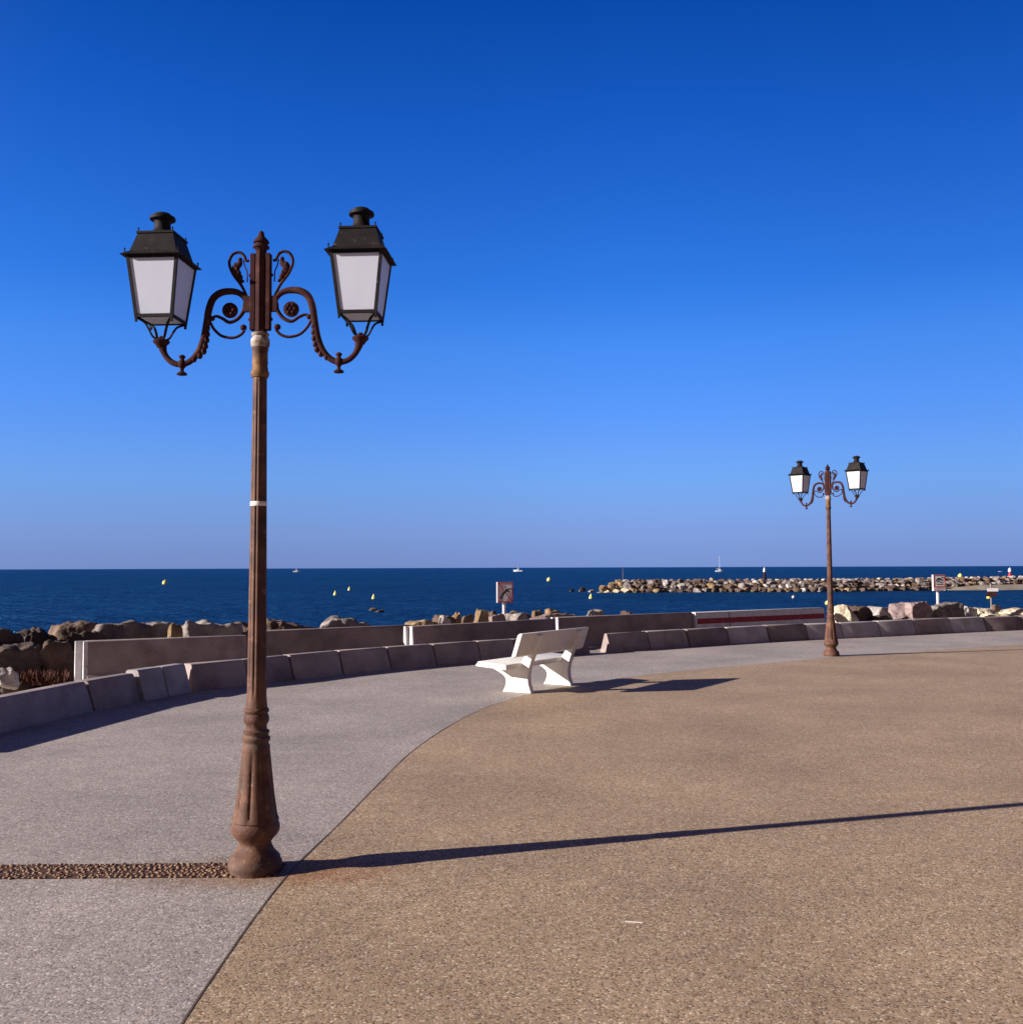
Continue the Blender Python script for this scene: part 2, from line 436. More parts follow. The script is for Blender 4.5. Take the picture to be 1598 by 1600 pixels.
def sea_mat():
    m = bpy.data.materials.new('sea_water')
    m.use_nodes = True
    t = m.node_tree; N, L = t.nodes, t.links
    b = N['Principled BSDF']
    tc = N.new('ShaderNodeTexCoord')
    mp = N.new('ShaderNodeMapping'); mp.inputs['Scale'].default_value = (0.55, 1.0, 1)
    mp.inputs['Rotation'].default_value = (0, 0, 0.25)
    L.new(tc.outputs['Object'], mp.inputs[0])
    def nz(s, d=4, ro=0.6):
        n = N.new('ShaderNodeTexNoise'); n.inputs['Scale'].default_value = s; n.inputs['Detail'].default_value = d
        n.inputs['Roughness'].default_value = ro
        L.new(mp.outputs[0], n.inputs['Vector']); return n
    nl = nz(0.03, 8, 0.7)
    r = N.new('ShaderNodeValToRGB'); L.new(nl.outputs['Fac'], r.inputs[0])
    r.color_ramp.elements[0].position = 0.35; r.color_ramp.elements[0].color = SEA_A
    r.color_ramp.elements[1].position = 0.65; r.color_ramp.elements[1].color = SEA_B
    L.new(r.outputs[0], b.inputs['Base Color'])
    b.inputs['Roughness'].default_value = 0.6
    b.inputs['Specular IOR Level'].default_value = 0.0
    gl = N.new('ShaderNodeBsdfGlossy'); gl.inputs['Color'].default_value = (0.16, 0.56, 0.95, 1); gl.inputs['Roughness'].default_value = 0.2
    fr = N.new('ShaderNodeFresnel'); fr.inputs['IOR'].default_value = 1.33
    fm = N.new('ShaderNodeMapRange'); fm.inputs[1].default_value = 0.02; fm.inputs[2].default_value = 0.9; fm.inputs[3].default_value = 0.05; fm.inputs[4].default_value = 0.2
    mxs = N.new('ShaderNodeMixShader')
    L.new(fr.outputs[0], fm.inputs[0]); L.new(fm.outputs[0], mxs.inputs[0]); L.new(b.outputs[0], mxs.inputs[1]); L.new(gl.outputs[0], mxs.inputs[2])
    L.new(mxs.outputs[0], N['Material Output'].inputs['Surface'])
    n1 = nz(0.16, 7, 0.66); n2 = nz(1.1, 4)
    a = N.new('ShaderNodeMath'); a.operation = 'MULTIPLY_ADD'
    L.new(n2.outputs['Fac'], a.inputs[0]); a.inputs[1].default_value = 0.30; L.new(n1.outputs['Fac'], a.inputs[2])
    bp = N.new('ShaderNodeBump'); bp.inputs['Strength'].default_value = 1.0; bp.inputs['Distance'].default_value = 4.0
    L.new(a.outputs[0], bp.inputs['Height']); L.new(bp.outputs[0], b.inputs['Normal']); L.new(bp.outputs[0], gl.inputs['Normal']); L.new(bp.outputs[0], fr.inputs['Normal'])
    return m
SEA_A = (0.005, 0.031, 0.085, 1)
SEA_B = (0.009, 0.050, 0.145, 1)
M['sea'] = sea_mat()

# ------------------------------------------------------------------ the ground, the paving, the sea
SEA_Z = -1.6
# foot of the low wall, walking from behind the camera round to the right
WALL = [(-4.5, -40), (-6.4, -10), (-6.6, -2), (-6.3, 4), (-5.75, 8.6), (-5.355, 10.816), (-4.995, 12.387), (-4.734, 13.262), (-4.388, 14.27),
        (-3.808, 14.95), (-3.316, 15.75), (-2.688, 16.52), (-2.007, 17.25), (-1.291, 17.93), (-0.539, 18.6), (0.7, 19.6), (1.915, 20.5),
        (2.871, 21.24), (3.789, 21.9), (4.806, 22.6), (5.845, 23.27), (6.887, 23.85), (7.848, 24.32), (8.946, 24.9), (10.038, 25.5),
        (11.205, 26.15), (12.343, 26.72), (13.55, 27.25), (16, 28.2), (20, 29.6), (28, 31.8), (45, 34), (80, 36)]
WV = [Vector((a, b, 0)) for a, b in WALL]
def offs(i):
    t = (WV[min(i + 1, len(WV) - 1)] - WV[max(i - 1, 0)]).normalized()
    return Vector((-t.y, t.x, 0))          # outward, to the sea
# one land sheet: plaza side flat, shore side falling to the sea bed
bm = bmesh.new()
fine = crom([(v.x, v.y, 0) for v in WV], 4)
rows = []
prof = [(-0.4, -0.03), (0.3, -0.015), (1.5, -0.03), (2.8, -0.10), (4.2, -0.35), (6.0, -1.1), (8.5, -2.6), (14, -5.0)]
for i, v in enumerate(fine):
    t = (fine[min(i + 1, len(fine) - 1)] - fine[max(i - 1, 0)]).normalized()
    n_ = Vector((-t.y, t.x, 0))
    row = []
    for k, (o_, z_) in enumerate(prof):
        jit = 0 if k < 2 else (noise.noise(Vector((v.x * 0.8, v.y * 0.8, k))) * 0.12)
        row.append(bm.verts.new(v + n_ * o_ + Vector((0, 0, z_ + jit))))
    rows.append(row)
for a, b in zip(rows, rows[1:]):
    for k in range(len(prof) - 1):
        bm.faces.new((a[k], a[k + 1], b[k + 1], b[k]))
# inland fan
far = [bm.verts.new((80, -80, -0.03)), bm.verts.new((-4.5, -80, -0.03))]
bm.faces.new([r[0] for r in rows] + far)
g = fin('ground', bm, M['soil'])
tag(g, kind='structure')

BD = [(-0.2, -60), (-0.45, -10), (-0.8, -3), (-1.08, 1), (-1.19, 3), (-1.237, 3.927), (-1.251, 4.5), (-1.258, 5.128), (-1.25, 5.695), (-1.225, 6.128), (-1.144, 7.0),
      (-1.06, 8.1), (-0.93, 9.579), (-0.66, 11.2), (-0.30, 12.6), (0.259, 13.926), (0.92, 14.95), (1.983, 16.1), (2.962, 16.98), (4.868, 18.4),
      (5.811, 19.1), (6.951, 19.9), (8.9, 21.05), (10.933, 22.1), (15, 23.9), (22, 26.2), (32, 28), (80, 30)]
bd = crom([(a, b, 0) for a, b in BD], 5)
# grey paving: everything between the boundary and the wall
bm = bmesh.new()
ga = [bm.verts.new((v.x + 0.0, v.y, 0.0)) for v in bd]
wl = crom([(v.x, v.y, 0) for v in WV], 4)
gb = []
for i, v in enumerate(wl):
    t = (wl[min(i + 1, len(wl) - 1)] - wl[max(i - 1, 0)]).normalized()
    n_ = Vector((-t.y, t.x, 0))
    gb.append(bm.verts.new((v + n_ * 0.12)))
bm.faces.new(gb + ga[::-1])
bmesh.ops.triangulate(bm, faces=bm.faces)
for f in bm.faces:
    if f.normal.z < 0: f.normal_flip()
o = fin('grey_paving', bm, M['grey_paving'], norm=False)
tag(o, kind='structure')
# tan paving: inside of the boundary
bm = bmesh.new()
ta = [bm.verts.new((v.x, v.y, 0.003)) for v in bd]
tb = [bm.verts.new((80, -60, 0.003))]
bm.faces.new(ta + tb)
bmesh.ops.triangulate(bm, faces=bm.faces)
for f in bm.faces:
    if f.normal.z < 0: f.normal_flip()
o = fin('tan_paving', bm, M['tan_paving'], norm=False)
tag(o, kind='structure')
# thin dark joint along the boundary
bm = bmesh.new()
pr = None
for i, v in enumerate(bd):
    t = (bd[min(i + 1, len(bd) - 1)] - bd[max(i - 1, 0)]).normalized()
    n_ = Vector((-t.y, t.x, 0))
    wj = 0.0035 + 0.002 * noise.noise(v * 2)
    c = (bm.verts.new(v + n_ * wj + Vector((0, 0, 0.0052))), bm.verts.new(v - n_ * wj + Vector((0, 0, 0.0052))))
    if pr: bm.faces.new((pr[0], c[0], c[1], pr[1]))
    pr = c
o = fin('paving_joint', bm, M['edge'])
tag(o, kind='structure')

# sea
bm = bmesh.new()
R = 45000
ring = [bm.verts.new((R * math.cos(a * math.pi / 32), R * math.sin(a * math.pi / 32), SEA_Z)) for a in range(64)]
bm.faces.new(ring)
o = fin('sea', bm, M['sea'])
tag(o, kind='structure')

# drain strips of pebbles leading from the wall to each lamp
random.seed(5)
def strip(name, p0, p1, width, n, r0, label_seed):
    p0, p1 = Vector((*p0, 0)), Vector((*p1, 0))
    t = (p1 - p0).normalized(); s = Vector((-t.y, t.x, 0))
    bm = bmesh.new()
    hw = width / 2
    q = [p0 - s * hw, p1 - s * hw, p1 + s * hw, p0 + s * hw]
    bm.faces.new([bm.verts.new((c.x, c.y, 0.004)) for c in q])
    o = fin(name, bm, M['mortar']); tag(o, kind='structure')
    bm = bmesh.new()
    ln = (p1 - p0).length
    step = r0 * 2.15
    nrow = int(width / step)
    y = 0
    for j in range(nrow):
        u = 0
        while u < ln:
            if random.random() < 0.82:
                c = p0 + t * (u + random.uniform(-.2, .2) * step) + s * (-hw + (j + 0.5) * width / nrow + random.uniform(-.4, .4) * step)
                rr = r0 * random.uniform(0.75, 1.15)
                m = Matrix.Translation((c.x, c.y, 0.002)) @ Matrix.Rotation(random.uniform(0, 3.1), 4, 'Z') @ Matrix.Diagonal((rr * random.uniform(1, 1.5), rr * 0.8, rr * 0.75, 1))
                bmesh.ops.create_icosphere(bm, subdivisions=1, radius=1, matrix=m)
            u += step * random.uniform(0.95, 1.25)
    o = fin('pebbles', bm, M['pebble'], smooth=True, norm=False)
    tag(o, 'small brown pebbles bedded in the ' + label_seed, 'pebbles', kind='stuff')
strip('drain_strip', (-6.0, 5.81), (-1.30, 5.88), 0.27, 0, 0.013, 'drain strip running left from the near street lamp')

# small white stick of litter
bm = bmesh.new()
c = gp(990, 1440, 0.009)
bar(bm, c + Vector((-0.042, 0.010, -.002)), c + Vector((0.042, -0.008, -.002)), 0.005)
tag(fin('litter_stick', bm, M['litter']), 'thin white stick of litter lying on the tan paving', 'litter')

# ------------------------------------------------------------------ street lamps
LAMP_Z = 0.0
def build_lamp():
    root = empty('street_lamp')
    # base: flare, bulge, fluted vase, collars
    def vase(r, z, th):
        if 0.285 < z < 0.66:
            k = min(1, (z - 0.285) / 0.03) * min(1, (0.66 - z) / 0.03)
            d = abs(math.sin(4 * th))
            return r * (1 - 0.10 * k * (1 - d) ** 2)
        return r
    bm = bmesh.new()
    P = [(0.140, -0.02), (0.143, 0.015), (0.149, 0.03), (0.149, 0.055), (0.140, 0.065), (0.138, 0.085), (0.118, 0.105), (0.102, 0.125), (0.096, 0.14), (0.089, 0.155), (0.089, 0.168), (0.098, 0.178),
         (0.104, 0.188), (0.122, 0.205), (0.133, 0.225), (0.136, 0.245), (0.132, 0.265), (0.124, 0.28), (0.130, 0.286), (0.128, 0.295), (0.121, 0.31), (0.112, 0.37), (0.102, 0.44), (0.092, 0.53), (0.083, 0.62), (0.077, 0.675),
         (0.076, 0.70), (0.069, 0.71), (0.068, 0.72), (0.077, 0.73), (0.078, 0.745), (0.069, 0.753), (0.067, 0.765), (0.073, 0.773), (0.073, 0.783), (0.061, 0.79), (0.057, 0.805), (0.060, 0.82), (0.069, 0.835), (0.071, 0.855),
         (0.066, 0.872), (0.061, 0.88), (0.068, 0.888), (0.070, 0.898), (0.066, 0.908), (0.060, 0.912)]
    lathe(bm, P, 64, flute=vase)
    fin('base', bm, M['rust_base'], root, angle=50)
    # column, finely fluted
    def flt(r, z, th):
        k = min(1, max(0, (z - 0.98) / 0.03)) * min(1, max(0, (2.79 - z) / 0.03))
        return r * (1 - 0.11 * k * (0.5 + 0.5 * math.cos(12 * th)) ** 2)
    bm = bmesh.new()
    Q = [(0.058, 0.90), (0.060, 0.92), (0.057, 0.95), (0.0545, 0.98), (0.054, 1.01)]
    for i in range(1, 18):
        z = 1.01 + (2.76 - 1.01) * i / 17
        Q.append((0.054 - (0.054 - 0.040) * i / 17, z))
    Q += [(0.040, 2.79), (0.040, 2.82)]
    lathe(bm, Q, 72, flute=flt)
    fin('column', bm, M['rust'], root, angle=60)
    bm = bmesh.new()
    lathe(bm, [(0.0462, 2.057), (0.0475, 2.06), (0.0475, 2.08), (0.0462, 2.083)], 40)
    fin('tape_band', bm, M['tape'], root, angle=50)
    # worn collar above the column
    bm = bmesh.new()
    lathe(bm, [(0.046, 2.80), (0.052, 2.815), (0.052, 2.83), (0.046, 2.84), (0.046, 2.852), (0.044, 2.86), (0.043, 2.875), (0.046, 2.885), (0.044, 2.895), (0.044, 2.95), (0.047, 2.96), (0.047, 2.975)], 32)
    col = fin('collar', bm, M['collar'], root, angle=50)
    bm = bmesh.new()
    lathe(bm, [(0.047, 2.975), (0.053, 2.985), (0.055, 3.005), (0.053, 3.022), (0.046, 3.035), (0.040, 3.04), (0.050, 3.046), (0.052, 3.054), (0.042, 3.06)], 32)
    fin('collar_ring', bm, M['collar_white'], col, angle=50)
    # octagonal mast with two flat side plates
    bm = bmesh.new()
    lathe(bm, [(0.046, 3.058), (0.034, 3.075), (0.034, 3.50), (0.031, 3.545)], 8)
    fin('mast', bm, M['rust_dark'], root)
    bm = bmesh.new()
    lathe(bm, [(0.030, 3.54), (0.036, 3.552), (0.048, 3.560), (0.048, 3.568), (0.036, 3.575), (0.036, 3.583), (0.046, 3.590), (0.044, 3.600), (0.034, 3.612), (0.024, 3.622), (0.018, 3.634), (0.016, 3.648), (0.010, 3.658), (0.002, 3.662)], 24)
    fin('finial', bm, M['rust_dark'], root, angle=50)
    # arms
    for s in (1, -1):
        def X(l): return [(s * a, 0, b) for a, b in l]
        bm = bmesh.new()
        # mounting plate against the mast
        x0, x1 = sorted((s * 0.028, s * 0.060))
        box(bm, (x0, -0.021, 3.075), (x1, 0.021, 3.525))
        for z in (3.14, 3.40):
            ball(bm, (s * 0.062, 0, z), 0.011)
        # block where the scrolls meet the plate
        x0, x1 = sorted((s * 0.052, s * 0.098))
        box(bm, (x0, -0.014, 3.185), (x1, 0.014, 3.275))
        bevel(bm, 0.004, 1)
        main = [(0.078, 3.215), (0.092, 3.262), (0.123, 3.294), (0.171, 3.308), (0.232, 3.302), (0.279, 3.270), (0.304, 3.209), (0.316, 3.134), (0.333, 3.038), (0.361, 2.962), (0.404, 2.908), (0.458, 2.884), (0.511, 2.893), (0.550, 2.925), (0.572, 2.965), (0.580, 3.00)]
        tube(bm, X(main), lambda u: 0.013 + 0.008 * min(1, u * 4) - 0.004 * max(0, min(1, (u - .45) * 3)) + 0.012 * max(0, (u - 0.88) / 0.12) ** 1.5, 12, 0.85)
        arm = fin('arm', bm, M['rust_dark'], root, angle=45)
        # scroll round the rosette, lower half ring and upper heart shaped scroll
        bm = bmesh.new()
        tube(bm, X([(0.092, 3.235), (0.100, 3.19), (0.135, 3.145), (0.183, 3.126), (0.226, 3.15), (0.262, 3.163), (0.29, 3.150), (0.300, 3.13)]), lambda u: 0.013 - 0.006 * u, 8, 1.1)
        ball(bm, (s * 0.284, 0, 3.150), 0.015)
        tube(bm, X([(0.300, 3.140), (0.290, 3.115), (0.269, 3.082), (0.227, 3.047), (0.165, 3.035), (0.118, 3.050), (0.092, 3.078)]), 0.0085, 8, 1.1)
        ball(bm, (s * 0.100, 0, 3.094), 0.020, 0.9)
        tube(bm, X([(0.078, 3.255), (0.089, 3.29), (0.117, 3.345), (0.165, 3.41), (0.188, 3.475), (0.169, 3.524), (0.131, 3.537), (0.102, 3.518), (0.088, 3.488), (0.072, 3.486)]), 0.0088, 8, 1.1)
        tube(bm, X([(0.104, 3.49), (0.096, 3.455), (0.082, 3.42), (0.080, 3.36)]), 0.004, 6)
        fin('scroll', bm, M['rust_dark'], arm, angle=45)
        # rosette disc with petals
        bm = bmesh.new()
        m_ = Matrix.Translation((s * 0.180, 0, 3.196)) @ Matrix.Rotation(math.pi / 2, 4, 'X')
        bmesh.ops.create_cone(bm, cap_ends=True, segments=24, radius1=0.045, radius2=0.045, depth=0.026, matrix=m_)
        bevel(bm, 0.006)
        for side in (-1, 1):
            for k in range(6):
                a = k * math.pi / 3
                ball(bm, (s * 0.180 + 0.024 * math.cos(a), side * 0.012, 3.196 + 0.024 * math.sin(a)), 0.0125, 1.0, 8)
            ball(bm, (s * 0.180, side * 0.014, 3.196), 0.011, 1.0, 8)
        fin('rosette', bm, M['rust_dark'], arm, angle=45)
        # acanthus leaf in the heart scroll
        bm = bmesh.new()
        tube(bm, X([(0.125, 3.495), (0.127, 3.47), (0.150, 3.445), (0.138, 3.405), (0.125, 3.38), (0.108, 3.358)]), lambda u: 0.008 + 0.017 * math.sin(math.pi * min(1, u * 1.15)) * (1 - 0.3 * u), 8, 0.6)
        ball(bm, (s * 0.124, 0, 3.493), 0.014, 1, 8)
        for k in range(4):
            u = k / 3
            ball(bm, (s * (0.150 - 0.028 * u), 0, 3.458 - 0.070 * u), 0.016, 1.2, 8)
        ball(bm, (s * 0.107, 0, 3.366), 0.010, 1, 8)
        fin('leaf', bm, M['rust_dark'], arm, angle=45)
        # leaves on the outer bend of the arm
        bm = bmesh.new()
        for (x, z, dx, dz) in ((0.311, 3.12, -.004, -.045), (0.313, 3.085, -.006, -.045), (0.318, 3.05, -.008, -.045), (0.325, 3.015, -.008, -.045), (0.332, 2.985, -.006, -.045), (0.345, 2.955, .004, -.04), (0.365, 2.93, .02, -.03)):
            x += 0.006
            tube(bm, X([(x, z), (x + dx, z + dz * .6), (x + dx * .4, z + dz)]), lambda u: 0.014 * math.sin(0.3 + 2.6 * u) + 0.003, 8, 1.1, 3)
        fin('leaf', bm, M['rust_dark'], arm, angle=45)
        # boss with hanging finial
        bm = bmesh.new()
        lathe(bm, [(0.010, 2.818), (0.028, 2.822), (0.031, 2.828), (0.024, 2.836), (0.012, 2.842), (0.010, 2.852), (0.013, 2.862), (0.021, 2.868), (0.023, 2.885), (0.021, 2.902), (0.013, 2.908), (0.012, 2.918), (0.019, 2.924), (0.019, 2.932), (0.008, 2.940)], 16, (s * 0.46, 0))
        fin('boss', bm, M['rust_dark'], arm, angle=50)
        # cup under the lantern
        bm = bmesh.new()
        cx = s * 0.585
        lathe(bm, [(0.024, 2.985), (0.032, 3.0), (0.046, 3.012), (0.048, 3.024), (0.040, 3.030), (0.020, 3.034), (0.015, 3.045), (0.010, 3.052)], 20, (cx, 0))
        fin('cup', bm, M['rust_dark'], arm, angle=50)
        # ---- lantern
        cx = s * 0.588
        zt, zb, ht, hb = 3.485, 3.150, 0.142, 0.104
        def corner(sx, sy, z, extra=0.0):
            h = hb + (ht - hb) * (z - zb) / (zt - zb) + extra
            return Vector((cx + sx * h, sy * h, z))
        bm = bmesh.new()
        for sx in (-1, 1):
            for sy in (-1, 1):
                bar(bm, corner(sx, sy, zb - 0.012), corner(sx, sy, zt + 0.01), 0.017)
        for z, hh in ((zb, 0.018), (zt, 0.022)):
            h = hb + (ht - hb) * (z - zb) / (zt - zb)
            for k in range(2):
                q = (-1, 1)[k]
                box(bm, (cx - h - .006, q * h - 0.0075, z - hh / 2), (cx + h + .006, q * h + 0.0075, z + hh / 2))
                box(bm, (cx + q * h - 0.0072, -h + .0075, z - hh / 2 + .001), (cx + q * h + 0.0072, h - .0075, z + hh / 2 - .001))
        # little feet at the lower corners
        for sx in (-1, 1):
            for sy in (-1, 1):
                c = corner(sx, sy, zb)
                box(bm, (c.x - .006, c.y - .006, zb - 0.035), (c.x + .006, c.y + .006, zb - 0.008))
        lan = fin('lantern', bm, M['black'], root)
        # panes
        for (ax, ay) in ((0, -1), (0, 1), (1, 0), (-1, 0)):
            bm = bmesh.new()
            P = []
            for z in (zb + 0.010, zt - 0.010):
                h = hb + (ht - hb) * (z - zb) / (zt - zb)
                wdt = h - 0.007
                a_, b_ = h - 0.003, h + 0.002
                if ax == 0:
                    P += [(cx - wdt, ay * a_, z), (cx + wdt, ay * a_, z), (cx + wdt, ay * b_, z), (cx - wdt, ay * b_, z)]
                else:
                    P += [(cx + ax * a_, -wdt, z), (cx + ax * a_, wdt, z), (cx + ax * b_, wdt, z), (cx + ax * b_, -wdt, z)]
            hexa(bm, P)
            fin('glass_pane', bm, M['milky'], lan)
        bm = bmesh.new()
        box(bm, (cx - hb + .012, -hb + .012, zb - 0.004), (cx + hb - .012, hb - .012, zb))
        fin('glass_pane', bm, M['milky'], lan)
        # brackets: four curved legs to the cup
        bm = bmesh.new()
        for sx in (-1, 1):
            for sy in (-1, 1):
                d = Vector((sx, sy, 0)).normalized()
                base = Vector((cx, 0, 0))
                pts = [base + d * 0.022 + Vector((0, 0, 3.030)), base + d * 0.050 + Vector((0, 0, 3.045)), base + d * 0.072 + Vector((0, 0, 3.082)), base + d * 0.098 + Vector((0, 0, 3.118)), base + d * 0.146 + Vector((0, 0, 3.140))]
                tube(bm, pts, 0.0065, 6, 1.3, 4, side=Vector((-d.y, d.x, 0)))
        fin('bracket', bm, M['black'], lan, angle=50)
        # roof: eave sheet, sloping hood, top plate, studs
        bm = bmesh.new()
        def sq(h, z): return [Vector((cx - h, -h, z)), Vector((cx + h, -h, z)), Vector((cx + h, h, z)), Vector((cx - h, h, z))]
        hexa(bm, sq(0.150, 3.494) + sq(0.150, 3.500))
        hexa(bm, sq(0.177, 3.490) + sq(0.140, 3.516))
        bm.verts.ensure_lookup_table()
        hexa(bm, sq(0.138, 3.510) + sq(0.103, 3.632))
        hexa(bm, sq(0.110, 3.630) + sq(0.110, 3.642))
        hexa(bm, sq(0.104, 3.640) + sq(0.070, 3.655))
        for sx in (-1, 1):
            for sy in (-1, 1):
                for h, z in ((0.155, 3.508), (0.100, 3.642)):
                    lathe(bm, [(0.004, z - .005), (0.004, z + 0.014), (0.006, z + 0.016), (0.002, z + 0.024)], 6, (cx + sx * h, sy * h))
        rf = fin('roof', bm, M['black'], lan)
        bm = bmesh.new()
        lathe(bm, [(0.072, 3.648), (0.066, 3.657), (0.056, 3.668), (0.049, 3.682), (0.046, 3.70), (0.046, 3.722), (0.050, 3.730), (0.072, 3.737), (0.074, 3.746), (0.070, 3.756), (0.055, 3.764), (0.048, 3.767), (0.044, 3.775), (0.020, 3.779), (0.004, 3.780)], 28, (cx, 0))
        fin('chimney', bm, M['black'], lan, angle=40)
    return root

lamp1 = build_lamp()
lamp1.location = (-1.448, 5.86, 0)
lamp1.rotation_euler = (0, 0, -math.radians(3.5))
tag(lamp1, 'large near double street lamp, rusty, a white tape band round its column', 'street lamp', 'twin lantern street lamps on the promenade')
lamp2 = copy_tree(lamp1)
lamp2.location = (6.07, 19.6, 0)
lamp2.rotation_euler = (0, 0, -math.radians(45))
tag(lamp2, 'small far double street lamp by the low block wall, its lanterns lit white', 'street lamp')
for ch in list(COL.objects):
    if ch.parent == lamp2 and ch.name.startswith('tape_band'):
        bpy.data.objects.remove(ch)

# ------------------------------------------------------------------ bench
def build_bench():
    root = empty('concrete_bench')
    # local x = along the bench (u), local y = towards the front (v)
    P = [(0.0, 0.0), (0.465, 0.0), (0.43, 0.05), (0.408, 0.11), (0.405, 0.16), (0.425, 0.205), (0.48, 0.245), (0.55, 0.278), (0.615, 0.305), (0.635, 0.362), (0.62, 0.375), (0.17, 0.345), (0.165, 0.40),
         (0.075, 0.53), (0.01, 0.60), (-0.06, 0.72), (-0.088, 0.795), (-0.165, 0.790), (-0.125, 0.70), (-0.055, 0.55), (-0.01, 0.45), (0.025, 0.35), (0.05, 0.24), (0.045, 0.13)]
    for u in (0.0, 1.07):
        bm = bmesh.new()
        va = [bm.verts.new((u, v, z)) for v, z in P]
        vb = [bm.verts.new((u + 0.09, v, z)) for v, z in P]
        bm.faces.new(va); bm.faces.new(vb[::-1])
        n = len(P)
        for i in range(n):
            bm.faces.new((va[i], vb[i], vb[(i + 1) % n], va[(i + 1) % n]))
        bmesh.ops.recalc_face_normals(bm, faces=bm.faces)
        bevel(bm, 0.006, 1)
        fin('leg', bm, M['bench'], root, angle=35)
    def slab(name, prof, x0, x1, bw):
        bm = bmesh.new()
        va = [bm.verts.new((x0, v, z)) for v, z in prof]
        vb = [bm.verts.new((x1, v, z)) for v, z in prof]
        bm.faces.new(va); bm.faces.new(vb[::-1])
        n = len(prof)
        for i in range(n):
            bm.faces.new((va[i], vb[i], vb[(i + 1) % n], va[(i + 1) % n]))
        bmesh.ops.recalc_face_normals(bm, faces=bm.faces)
        bevel(bm, bw, 2)
        return fin(name, bm, M['bench'], root, angle=35)
    slab('seat', [(0.15, 0.338), (0.63, 0.368), (0.645, 0.38), (0.60, 0.436), (0.15, 0.408)], -0.38, 1.42, 0.008)
    slab('backrest', [(-0.005, 0.525), (0.07, 0.50), (-0.035, 0.805), (-0.075, 0.830), (-0.11, 0.825)], -0.38, 1.42, 0.010)
    return root
bench = build_bench()
bp = gp(829.4, 1084.5)
bench.location = (bp.x, bp.y, 0.004)
bench.rotation_euler = (0, 0, math.atan2(0.835, 0.55))
tag(bench, 'white concrete bench with its back to the tan paving, facing the sea', 'bench')

# ------------------------------------------------------------------ low wall of concrete blocks
random.seed(11)
def extr(prof, p, q, taper=(0, 0)):
    """extrude a (depth, z) profile from ground point p to q; depth measured outward (left of p->q)"""
    p, q = Vector((p[0], p[1], 0)), Vector((q[0], q[1], 0))
    c = (p + q) / 2
    t = (q - p).normalized(); L_ = (q - p).length
    bm = bmesh.new()
    va = [bm.verts.new((-L_ / 2, d, z)) for d, z in prof]
    vb = [bm.verts.new((L_ / 2, d, z)) for d, z in prof]
    bm.faces.new(va); bm.faces.new(vb[::-1])
    n = len(prof)
    for i in range(n):
        bm.faces.new((va[i], vb[i], vb[(i + 1) % n], va[(i + 1) % n]))
    bmesh.ops.recalc_face_normals(bm, faces=bm.faces)
    return bm, c, math.atan2(t.y, t.x)

def block(p, q, m, label, h=0.37, gap=0.012, rot=0.0, dz=0.0, dp=0.45):
    P, Q = Vector((*p, 0)), Vector((*q, 0))
    t = (Q - P).normalized()
    P += t * gap; Q -= t * gap
    prof = [(0.0, -0.02 + dz), (0.03, 0.06), (0.125, h - 0.02), (0.145, h), (dp - 0.15, h), (dp - 0.13, h - 0.02), (dp - 0.03, 0.06), (dp, -0.02)]
    bm, c, a = extr(prof, P, Q)
    bevel(bm, 0.012, 2)
    # slightly chipped corners
    for v in bm.verts:
        k = noise.noise(Vector((v.co.x * 9 + c.x * 3, v.co.y * 9, v.co.z * 9)))
        v.co += Vector((k, k * 0.5, -abs(k) * 0.5)) * 0.022
    o = fin('concrete_block', bm, m, loc=(c.x, c.y, 0.002), angle=40)
    o.rotation_euler = (0, 0, a + rot)
    tag(o, label, 'concrete block', 'low concrete blocks edging the promenade')
    return o
LB = [(-6.6, -2.0), (-6.5, 2.0), (-6.27, 5.0), (-6.0, 7.4), (-5.86, 8.25), (-5.80, 8.75)]
block((-6.62, -1.6), (-6.50, 1.8), M['conc'], 'long concrete block of the low wall, out beyond the left edge of the photo')
block((-6.50, 1.85), (-6.25, 4.7), M['conc'], 'concrete block of the low wall left of the near lamp, outside the photo')
block((-6.25, 4.75), (-5.98, 7.0), M['conc'], 'concrete block left of the photo, second before the long one')
block((-5.97, 7.03), (-5.62, 9.14), M['conc'], 'concrete block left of the photo whose shadow just enters at the edge', h=0.35)
block((-5.53, 9.30), (-4.995, 12.387), M['conc'], 'longest plain concrete block of the low wall at the left edge of the photo', h=0.35)
block((-4.995, 12.387), (-4.734, 13.262), M['conc'], 'warm grey block with a black hole at its foot, second from the left edge', rot=0.02, h=0.355)
block((-4.715, 13.29), (-4.56, 13.76), M['conc_pale'], 'short pale whitish block, left one of the pale pair', h=0.39, rot=-0.02)
block((-4.56, 13.76), (-4.40, 14.25), M['conc_pale'], 'short bluish pale block, right one of the pale pair', h=0.385)
block((-4.388, 14.30), (-3.808, 14.99), M['conc'], 'warm grey block just left of the near lamp column')
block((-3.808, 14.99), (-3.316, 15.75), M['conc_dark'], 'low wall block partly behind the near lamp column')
block((-3.316, 15.75), (-2.688, 16.52), M['conc'], 'low wall block just right of the near lamp column')
block((-2.688, 16.52), (-2.007, 17.25), M['conc'], 'low wall block midway between the near lamp column and the bench, left one')
block((-2.007, 17.25), (-1.291, 17.93), M['conc'], 'low wall block midway between the near lamp column and the bench, right one')
block((-1.291, 17.93), (-0.539, 18.56), M['conc'], 'low wall block just left of the bench seat')
block((-0.539, 18.56), (0.10, 19.07), M['conc'], 'low wall block partly behind the end of the bench back')
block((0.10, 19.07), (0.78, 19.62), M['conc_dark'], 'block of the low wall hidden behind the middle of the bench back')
block((0.78, 19.62), (1.56, 20.24), M['conc_dark'], 'last block before the gap, behind the far end of the bench back')
